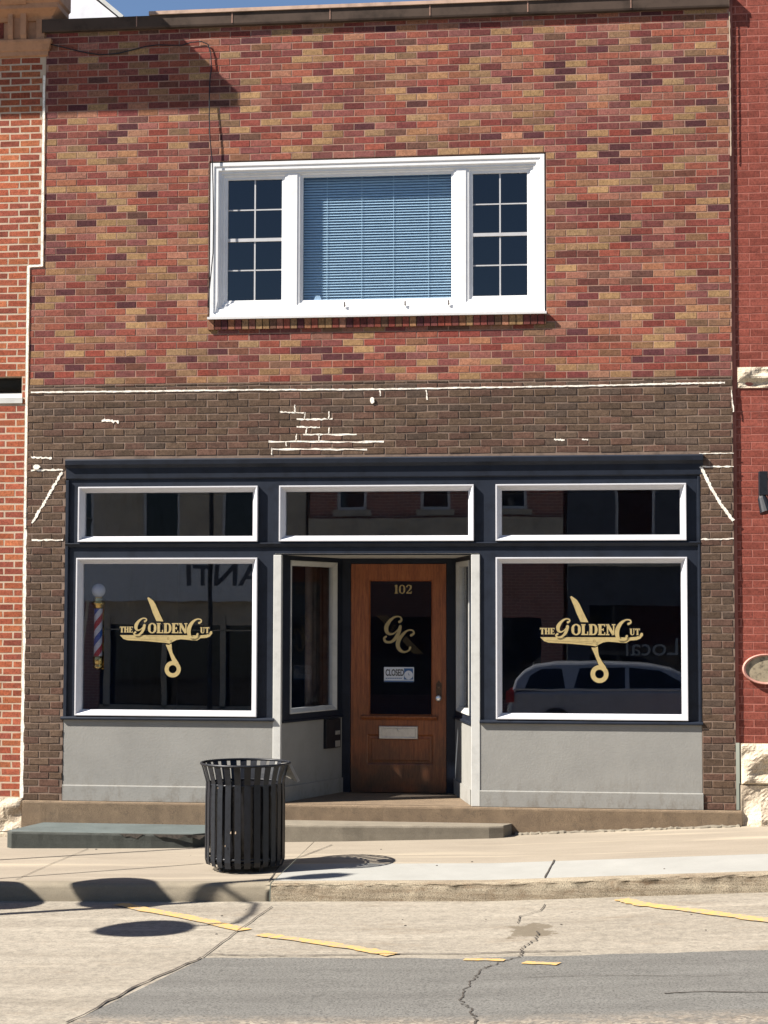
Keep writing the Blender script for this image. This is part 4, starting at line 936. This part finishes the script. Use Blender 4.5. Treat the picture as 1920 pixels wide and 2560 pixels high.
def text(s, name, x, z, h, y, mat, parent, wscale=1., bold=0., flip=False, ext=.0004, align='LEFT'):
    cu = bpy.data.curves.new(name, 'FONT'); cu.body = s; cu.size = h/.73; cu.extrude = ext; cu.offset = bold; cu.align_x = align
    t = bpy.data.objects.new(name, cu); COL.objects.link(t)
    dg = bpy.context.evaluated_depsgraph_get(); m = bpy.data.meshes.new_from_object(t.evaluated_get(dg)); bpy.data.objects.remove(t)
    m.materials.clear(); m.materials.append(mat); o = bpy.data.objects.new(name, m); COL.objects.link(o)
    o.rotation_euler = (R(90), 0, R(180) if flip else 0); o.scale = (wscale, 1, 1)
    if parent: o.parent = parent; o.location = Vector((x, y, z))-world_of(parent)
    else: o.location = (x, y, z)
    return o
a = zp(322, 1352); text('CLOSED', 'closed_text', a[0], a[1], (zp(322, 1270)[1]-a[1]), yb-.003, MT['ink'], sg, .56, .0022)
mb = MB((0, yb, 0))
for k in range(9):
    a = zp(325+23*k, 1391); b = zp(325+23*k+18, 1380); mb.box(a[0], b[0], .0022, .0026, a[1], b[1])
mb.build('small_print', MT['signb'], sg)
# barber pole inside the left window
def BPt(x, y): return P(120+x*.3617, 1360+y*.3617, -.0)
bx, _ = BPt(313, 600); by = .17
zt = lambda y: BPt(313, y)[1]
bp = thing('barber_pole', (bx, by, zt(870)), 'barber pole with red, white and blue stripes and a white globe in the left window', 'barber pole')
r = .045
mb = MB(); mb.lathe((bx, by, 0), [(.041, zt(790)), (.041, zt(440))], 28, cap=False); o = mb.build('striped_cylinder', MT['stripe'], bp, smooth=True, loc=(bx, by, zt(790)))
mb = MB(); z1, z2 = zt(440), zt(365); mb.lathe((bx, by, 0), [(.04, z1-.01), (.05, z1), (.052, z1+.02), (.066, z1+.035), (.07, z1+.05), (.05, z1+.062), (.055, z2-.02), (.04, z2)], 28); mb.build('top_cap', MT['brass'], bp, smooth=True)
mb = MB(); z1, z2 = zt(870), zt(780); mb.lathe((bx, by, 0), [(.012, z1-.004), (.045, z1+.01), (.052, z1+.03), (.04, z1+.045), (.052, z1+.065), (.05, z2-.005), (.04, z2+.005)], 28); mb.build('bottom_cap', MT['brass'], bp, smooth=True)
zg = zt(320); mb = MB(); mb.lathe((bx, by, zg), [(.068*math.cos(R(a)), .068*math.sin(R(a))) for a in range(-85, 90, 10)], 28); mb.build('globe', MT['globe'], bp, smooth=True)
mb = MB(); mb.box(bx-.02, bx+.02, -by-.10, -by-.03, zt(845), zt(815)); mb.box(bx-.02, bx+.02, -by-.10, -by-.03, zt(430), zt(405)); mb.box(bx-.03, bx+.03, -by-.12, -by-.10, zt(870), zt(390)); mb.build('wall_bracket', MT['brass'], bp)
# black holder on the left side wall of the entry
A_, U_, Nn, ln, zlo = SL
mbx = thing('leaflet_box', tuple(A_+U_*ln*.82+Vector((0, 0, 1.1))), 'black leaflet holder with two white cards hanging beneath the left side window', 'leaflet holder')
z1, z2 = Z(1797, 825, .9), Z(1870, 825, .9)
mb = MB(A_, U_, Nn); mb.box(ln*.68, ln*.93, .0, .035, z2, z1); mb.build('holder_body', MT['black'], mbx, bevel=.004)
for a, b in ((.01, .07), (.13, .17)): mb = MB(A_, U_, Nn); mb.box(ln*.83, ln*.91, .036, .040, z2+a, z2+b); mb.build('white_card', MT['greybag'], mbx)
# ---------------------------------------------------------------- rubbish bin
cx, cy = -2.885, -1.90; gz0 = gz(cx, cy)
def ZC(y): return P(607, y, cy)[1]
zr, zb_ = ZC(1906), ZC(2165)
Hh = zr-gz0
can = thing('trash_can', (cx, cy, gz0), 'black slatted metal trash can with flared top on the sidewalk', 'trash can')
rb_ = (P(704, 2050, cy)[0]-P(510, 2050, cy)[0])/2; rtp = (P(724, 1905, cy)[0]-P(502, 1905, cy)[0])/2
NS = 26
for k in range(NS):
    a = 2*math.pi*(k+.5)/NS; mb = MB()
    ca, sa = math.cos(a), math.sin(a); tilt = rnd(-.02, .02); wd = .026
    prof = [(rb_-.012, gz0+.045+rnd(-.008, .008)), (rb_, gz0+.09), (rb_-.0, gz0+.6), (rb_-.004, zr-.16), (rb_+.006, zr-.12), (rtp-.012, zr-.012)]
    rows = []
    for i, (r_, z) in enumerate(prof):
        da = tilt*(1-(z-gz0)/Hh); c2, s2 = math.cos(a+da), math.sin(a+da); w2 = wd*(1.0 if i < 5 else 1.08)
        ids = []
        for (dr, dt) in ((-.003, -w2), (.003, -w2), (.003, w2), (-.003, w2)):
            mb.v.append(Vector((cx+c2*(r_+dr)-s2*dt, cy+s2*(r_+dr)+c2*dt, z))); ids.append(len(mb.v)-1)
        rows.append(ids)
    for p_, q_ in zip(rows, rows[1:]):
        for i in range(4): j = (i+1) % 4; mb.face([p_[i], p_[j], q_[j], q_[i]])
    mb.face(rows[0][::-1]); mb.face(rows[-1]); mb.build('slat', MT['black'], can)
def hoop(name, r_, z, rad, tx=0., mat='black'):
    mb = MB(); n = 48; seg = 8; rings = []
    for k in range(n):
        a = 2*math.pi*k/n; ids = []
        for j in range(seg):
            t = 2*math.pi*j/seg; rr = r_+rad*math.cos(t); x = cx+rr*math.cos(a); mb.v.append(Vector((x, cy+rr*math.sin(a), z+rad*math.sin(t)-tx*(x-cx)))); ids.append(len(mb.v)-1)
        rings.append(ids)
    for k in range(n):
        x, y = rings[k], rings[(k+1) % n]
        for j in range(seg): m = (j+1) % seg; mb.face([x[j], x[m], y[m], y[j]])
    return mb.build(name, MT[mat], can, smooth=True)
hoop('rim', rtp-.008, zr-.004, .011); hoop('hoop', rb_-.014, zr-.17, .010); hoop('hoop', rb_-.014, gz0+.11, .012)
mb = MB(); mb.lathe((cx, cy, 0), [(rb_-.06, gz0+.09), (rb_-.045, gz0+.1), (rb_-.03, gz0+.4), (rb_-.028, zr-.18)], 40, cap=False); mb.lathe((cx, cy, 0), [(.01, gz0+.085), (rb_-.06, gz0+.085)], 40, cap=False); mb.build('liner', MT['bag'], can, smooth=True)
mb = MB()
for k in range(4): a = R(45+90*k); mb.tube([(cx+.24*math.cos(a), cy+.24*math.sin(a), gz(cx+.24*math.cos(a), cy+.24*math.sin(a))), (cx+.24*math.cos(a), cy+.24*math.sin(a), gz0+.1)], .018, 10)
mb.lathe((cx, cy, 0), [(rb_-.03, gz0+.06), (rb_-.03, gz0+.08)], 40); mb.build('base', MT['black'], can)
mb = MB(); pts = [P(700, 1910, cy), P(722, 1908, cy), P(745, 1955, cy), P(732, 1950, cy), P(706, 1937, cy)]
rows = []
for i, (x, z) in enumerate(pts): rows.append((x, z))
f0 = [mb.pt(x, -cy+.06-.02*i, z) for i, (x, z) in enumerate(pts)]; f1 = [mb.pt(x, -cy-.08-.01*i, z) for i, (x, z) in enumerate(pts)]
for i in range(5): j = (i+1) % 5; mb.face([f0[i], f0[j], f1[j], f1[i]])
mb.face(f0); mb.face(f1[::-1]); mb.build('bag_flap', MT['greybag'], can)
for (px, py, s_) in ((577, 2082, .008), (589, 2082, .009), (545, 1970, .004), (590, 1938, .006), (563, 2115, .006)):
    x, z = P(px, py, cy-rb_); mb = MB(); mb.plate([(x-s_*.6, z-s_*1.2), (x+s_*.6, z-s_), (x+s_*.5, z+s_*1.3), (x-s_*.4, z+s_)], -cy+rb_+.001, -cy+rb_+.006); mb.build('sticker_scrap', MT['mortar_c'], can)
# ---------------------------------------------------------------- shadow-casting street furniture off to the left
def lamp_post(x, y, h, lab, arm, baskets):
    z = gz(x, y); o = thing('street_lamp', (x, y, z), lab, 'street lamp', 'ornamental street lamps with hanging baskets')
    mb = MB(); mb.lathe((x, y, z), [(.20, -.1), (.20, .12), (.13, .2), (.09, .35), (.055, .6), (.045, h-.3), (.06, h-.26), (.03, h)], 20); mb.build('post', MT['black'], o, smooth=True)
    mb = MB(); za = z+h*.92; mb.tube([(x, y, za-.25), (x, y-.3*arm, za-.02), (x, y-.8*arm, za+.03), (x, y-1.25*arm, za)], .022, 8); mb.build('arm', MT['black'], o)
    mb = MB(); mb.lathe((x, y, z+h-.02), [(.05, 0), (.09, .04), (.13, .2), (.12, .34), (.03, .46), (.01, .5)], 20); mb.build('lantern', MT['globe'], o, smooth=True)
    for k, (dy, dz, r_) in enumerate(baskets):
        b = thing('basket_or_shadow_pot', (x, y+dy, z+dz), ('round hanging flower basket off the lamp arm over the road', 'round pot added low on the lamp post to cast a shadow on the kerb', 'round pot added halfway up the lamp post to cast a shadow on the kerb')[k], 'flower basket', 'flower baskets on the street lamps')  # the two pots on the post are added to cast the kerb's round shadows
        m2 = MB(); m2.lathe((x, y+dy, z+dz), [(.08, -.2), (r_*.7, -.12), (r_*.95, 0), (r_, .06), (r_*.5, .12)], 24); m2.build('basket', MT['leaf'], b)
        m2 = MB(); 
        if k == 0: m2.tube([(x, y+dy, z+dz+.1), (x, y-1.25*arm, za)], .018, 6)
        else: m2.tube([(x, y+dy, z+dz), (x, y, z+dz)], .02, 6)
        m2.build('hanger', MT['black'], b)
    return o
lamp_post(-6.7, -4.19, 4.55, 'black street lamp standing by the kerb beyond the left edge of the picture', .95, [(-1.14, 3.52, .34), (.55, 2.05, .30), (.27, 3.05, .36)])
mb = MB(); mb.lathe((-6.7, -4.19, gz(-6.7, -4.19)), [(.62, -.05), (.6, .12), (.56, .15), (.01, .16)], 32); struct(mb.build('kerb_island', MT['kerbl'], smooth=True))
z = gz(-6.5, -2.0); sp_ = thing('sign_post', (-6.5, -2.0, z), 'thin steel parking sign post on the left sidewalk beside the lamp', 'sign post')
mb = MB(); mb.tube([(-6.5, -2.0, z), (-6.5, -2.0, z+3.75)], .022, 8); mb.build('post', MT['steel'], sp_)
mb = MB(); mb.tube([(-5.9, -2.9, gz(-5.9, -2.9)+.5), (-5.6, -2.6, gz(-5.6, -2.6)+2.35)], .014, 8)
tag(mb.build('shadow_stake', MT['steel']), 'thin leaning steel stake added out of view to cast a slanting sidewalk shadow', 'stake')  # unseen stake, added only for the slanting shadow line on the sidewalk
# ---------------------------------------------------------------- across the street (seen only in the window reflections)
def far_building(x0, x1, h, mat, lab, wins, floor2, lintel=True):
    z = gz((x0+x1)/2, -23); o = thing('far_building', ((x0+x1)/2, -24, z), lab, 'building', 'buildings across the street')
    mb = MB((0, -24, 0), (1, 0, 0), (0, 1, 0)); holes = [(a, b, z+floor2, z+floor2+1.5) for a, b in wins]+[(x0+.5, x1-.5, z+.6, z+2.5)]
    rects(mb, x0, x1, z-1, z+h, holes, -.3, 0); mb.box(x0, x1, -8, -6, z-1, z+h); mb.box(x0, x1, -8, 0, z+h, z+h+.1); mb.build('wall', mat, o)
    mb = MB((0, -24, 0), (1, 0, 0), (0, 1, 0)); mb.box(x0-.05, x1+.05, 0, .35, z+h-.45, z+h); mb.box(x0, x1, 0, .2, z+floor2-.62, z+floor2-.2)
    for a, b in wins: mb.box(a-.1, b+.1, 0, .06, z+floor2-.14, z+floor2); mb.box(a-.1, b+.1, 0, .05, z+floor2+1.5, z+floor2+1.7)
    mb.build('stone_trim', MT['fartan'], o)
    for a, b in wins:
        mb = MB((0, -24, 0), (1, 0, 0), (0, 1, 0)); mb.ring(a, b, z+floor2, z+floor2+1.5, [(0, -.1), (0, -.04), (.07, -.04), (.07, -.1)]); w_ = mb.build('window', MT['vinyl'], o)
        mb = MB((0, -24, 0), (1, 0, 0), (0, 1, 0)); mb.box(a+.07, b-.07, -.1, -.09, z+floor2+.07, z+floor2+1.43); mb.build('pane', MT['cartint'], w_)
    mb = MB((0, -24, 0), (1, 0, 0), (0, 1, 0)); mb.box(x0+.5, x1-.5, -.25, -.2, z+.6, z+2.5); mb.build('shop_window', MT['cartint'], o)
    return o, z
fb1, zf = far_building(-16, -6.6, 8.6, MT['fartan'], 'tan stone fronted building across the street, reflected in the left shop window', [(-14.5, -13.6), (-12.6, -11.7), (-10.5, -9.6), (-8.6, -7.7)], 4.2)
fb2, zf2 = far_building(-6.5, -.6, 9.6, MT['farbrick'], 'red brick building with white framed windows across the street, reflected in the transoms', [(-5.85, -5.15), (-3.9, -3.2), (-2.1, -1.4)], 5.0)
fb3, zf3 = far_building(-.5, 8, 7.2, MT['fargrey'], 'dark grey shopfront building across the street, reflected in the right window', [(.6, 1.5), (3.2, 4.1), (5.6, 6.5)], 4.0)
far_building(8.1, 17, 9, MT['farbrick'], 'red brick building farthest right across the street', [(9, 10), (11.4, 12.4), (14, 15)], 4.2)
far_building(-26, -16.1, 7.6, MT['farbrick'], 'red brick building farthest left across the street', [(-24, -23), (-21.5, -20.5), (-19, -18)], 4.2)
mb = MB((0, -24, 0), (1, 0, 0), (0, 1, 0)); mb.box(-12.5, -7.2, .01, .26, 2.35, 3.45); sb_ = mb.build('sign_board', MT['globe'], fb1)
for a, b, c, d in ((-11.4, -11.25, -.2, 2.0), (-10.0, -9.88, -.2, 2.0), (-8.6, -8.48, -.2, 2.0), (-15.5, -7.1, -.55, -.1), (-15.5, -7.1, 1.6, 1.68)):
    mb = MB((0, -24, 0), (1, 0, 0), (0, 1, 0)); mb.box(a, b, -.03 if c < -.3 else -.02, .05, c+.05, d); mb.build('shopfront_bar', MT['fartan'], fb1)
mb = MB((0, -24, 0), (1, 0, 0), (0, 1, 0)); mb.box(-12.6, -11.5, .0, .08, -.5, 2.3); mb.build('brick_pier', MT['farbrick'], fb1)
t = text('ANTI', 'sign_text', -7.6, 2.72, .5, -23.735, MT['fargrey'], sb_, 1.15, .012, flip=True)
t = text('Local', 'shop_text', 2.05, 1.12, .42, -23.98, MT['fargrey'], fb3, 1.05, .0, flip=True)
t.data.materials[0] = MT['trim']
# parked car across the road, behind the camera
def car(x, y, lab):
    SX_ = 1.1; z = gz(x, y); o = thing('parked_car', (x, y, z), lab, 'car')
    def body(prof, w0, w1, ztop, name, mat, n=1):
        mb = MB((x, y, z), (0, 1, 0), (1, 0, 0)); return mb
    L2 = 2.35; W2 = .92
    low = [(-L2, .35), (-L2+.03, .75), (-L2+.12, .98), (-1.35, 1.02), (.95, 1.02), (1.85, .92), (L2-.05, .75), (L2, .5), (L2-.05, .3), (1.9, .24), (-1.9, .24), (-L2+.05, .28)]
    hz = lambda q: 1+(q-1)*.78 if q > 1 else q
    mb = MB(); a, b, c, d = [], [], [], []
    for X_, Z_ in low:
        ins = .10 if Z_ > .9 else (.03 if Z_ > .7 else .06 if Z_ < .3 else 0)
        mb.v.append(Vector((x+X_*SX_, y+W2-ins, z+hz(Z_)))); a.append(len(mb.v)-1); mb.v.append(Vector((x+X_*SX_, y-W2+ins, z+hz(Z_)))); b.append(len(mb.v)-1)
    k = len(low)
    for i in range(k): j = (i+1) % k; mb.face([a[i], a[j], b[j], b[i]])
    mb.face(a[::-1]); mb.face(b); bd = mb.build('body', MT['carpaint'], o, smooth=False, bevel=.06)
    hz = lambda q: 1+(q-1)*.78 if q > 1 else q
    top = [(-L2+.1, 1.0), (-2.2, 1.3), (-2.05, 1.5), (-1.85, 1.63), (-1.5, 1.70), (-.9, 1.73), (-.2, 1.72), (.25, 1.67), (.6, 1.57), (.95, 1.34), (1.35, 1.0)]
    mb = MB(); a, b = [], []
    for X_, Z_ in top:
        ins = .10+(Z_-1.)*.30
        mb.v.append(Vector((x+X_*SX_, y+W2-ins, z+hz(Z_)))); a.append(len(mb.v)-1); mb.v.append(Vector((x+X_*SX_, y-W2+ins, z+hz(Z_)))); b.append(len(mb.v)-1)
    k = len(top)
    for i in range(k): j = (i+1) % k; mb.face([a[i], a[j], b[j], b[i]])
    mb.face(a[::-1]); mb.face(b); mb.build('cabin', MT['carpaint'], o, bevel=.05)
    for pts in ([(-2.02, 1.06), (-1.92, 1.38), (-1.72, 1.54), (-1.35, 1.56), (-1.3, 1.08)], [(-1.15, 1.08), (-1.05, 1.58), (-.25, 1.60), (-.25, 1.08)], [(-.17, 1.08), (-.17, 1.60), (.38, 1.52), (.95, 1.10)]):
        for sgn in (1, -1):
            mb = MB(); f = []
            for X_, Z_ in pts: f.append(len(mb.v)); mb.v.append(Vector((x+X_*SX_, y+sgn*(W2-.10-(Z_-1.)*.30+.006), z+hz(Z_))))
            mb.face(f if sgn < 0 else f[::-1]); g_ = [len(mb.v)+i for i in range(len(f))]
            for i in f: q = mb.v[i]; mb.v.append(Vector((q.x, q.y-sgn*.012, q.z)))
            for i in range(len(f)): j = (i+1) % len(f); mb.face([f[i], f[j], g_[j], g_[i]])
            mb.build('window', MT['cartint'], o)
    mb = MB(); 
    for X_ in (-1.45, 1.45):
        for sgn in (1, -1):
            mb = MB(); mb.tube([(x+X_*SX_, y+sgn*(W2-.2), z+.34), (x+X_*SX_, y+sgn*(W2+.01), z+.34)], .34, 28); wv = mb.build('wheel', MT['tyre'], o)
            mb = MB(); mb.tube([(x+X_*SX_, y+sgn*(W2-.1), z+.34), (x+X_*SX_, y+sgn*(W2+.02), z+.34)], .22, 20); mb.build('rim', MT['steel'], wv)
    for sgn in (1, -1):
        mb = MB(); mb.box(x-L2*SX_-.01, x-L2*SX_+.16, -y-sgn*.78-.1, -y-sgn*.78+.1, z+.78, z+1.0); mb.build('tail_light', MT['lampred'], o)
        mb = MB(); mb.box(x+L2*SX_-.2, x+L2*SX_-.03, -y-sgn*.7-.14, -y-sgn*.7+.14, z+.6, z+.74); mb.build('headlight', MT['globe'], o)
car(.95, -18.9, 'silver estate car parked across the street, reflected in the right shop window')
lamp_post(-8.2, -21., 6.6, 'black street lamp across the street, reflected as a dark post in the left window', -1, [])
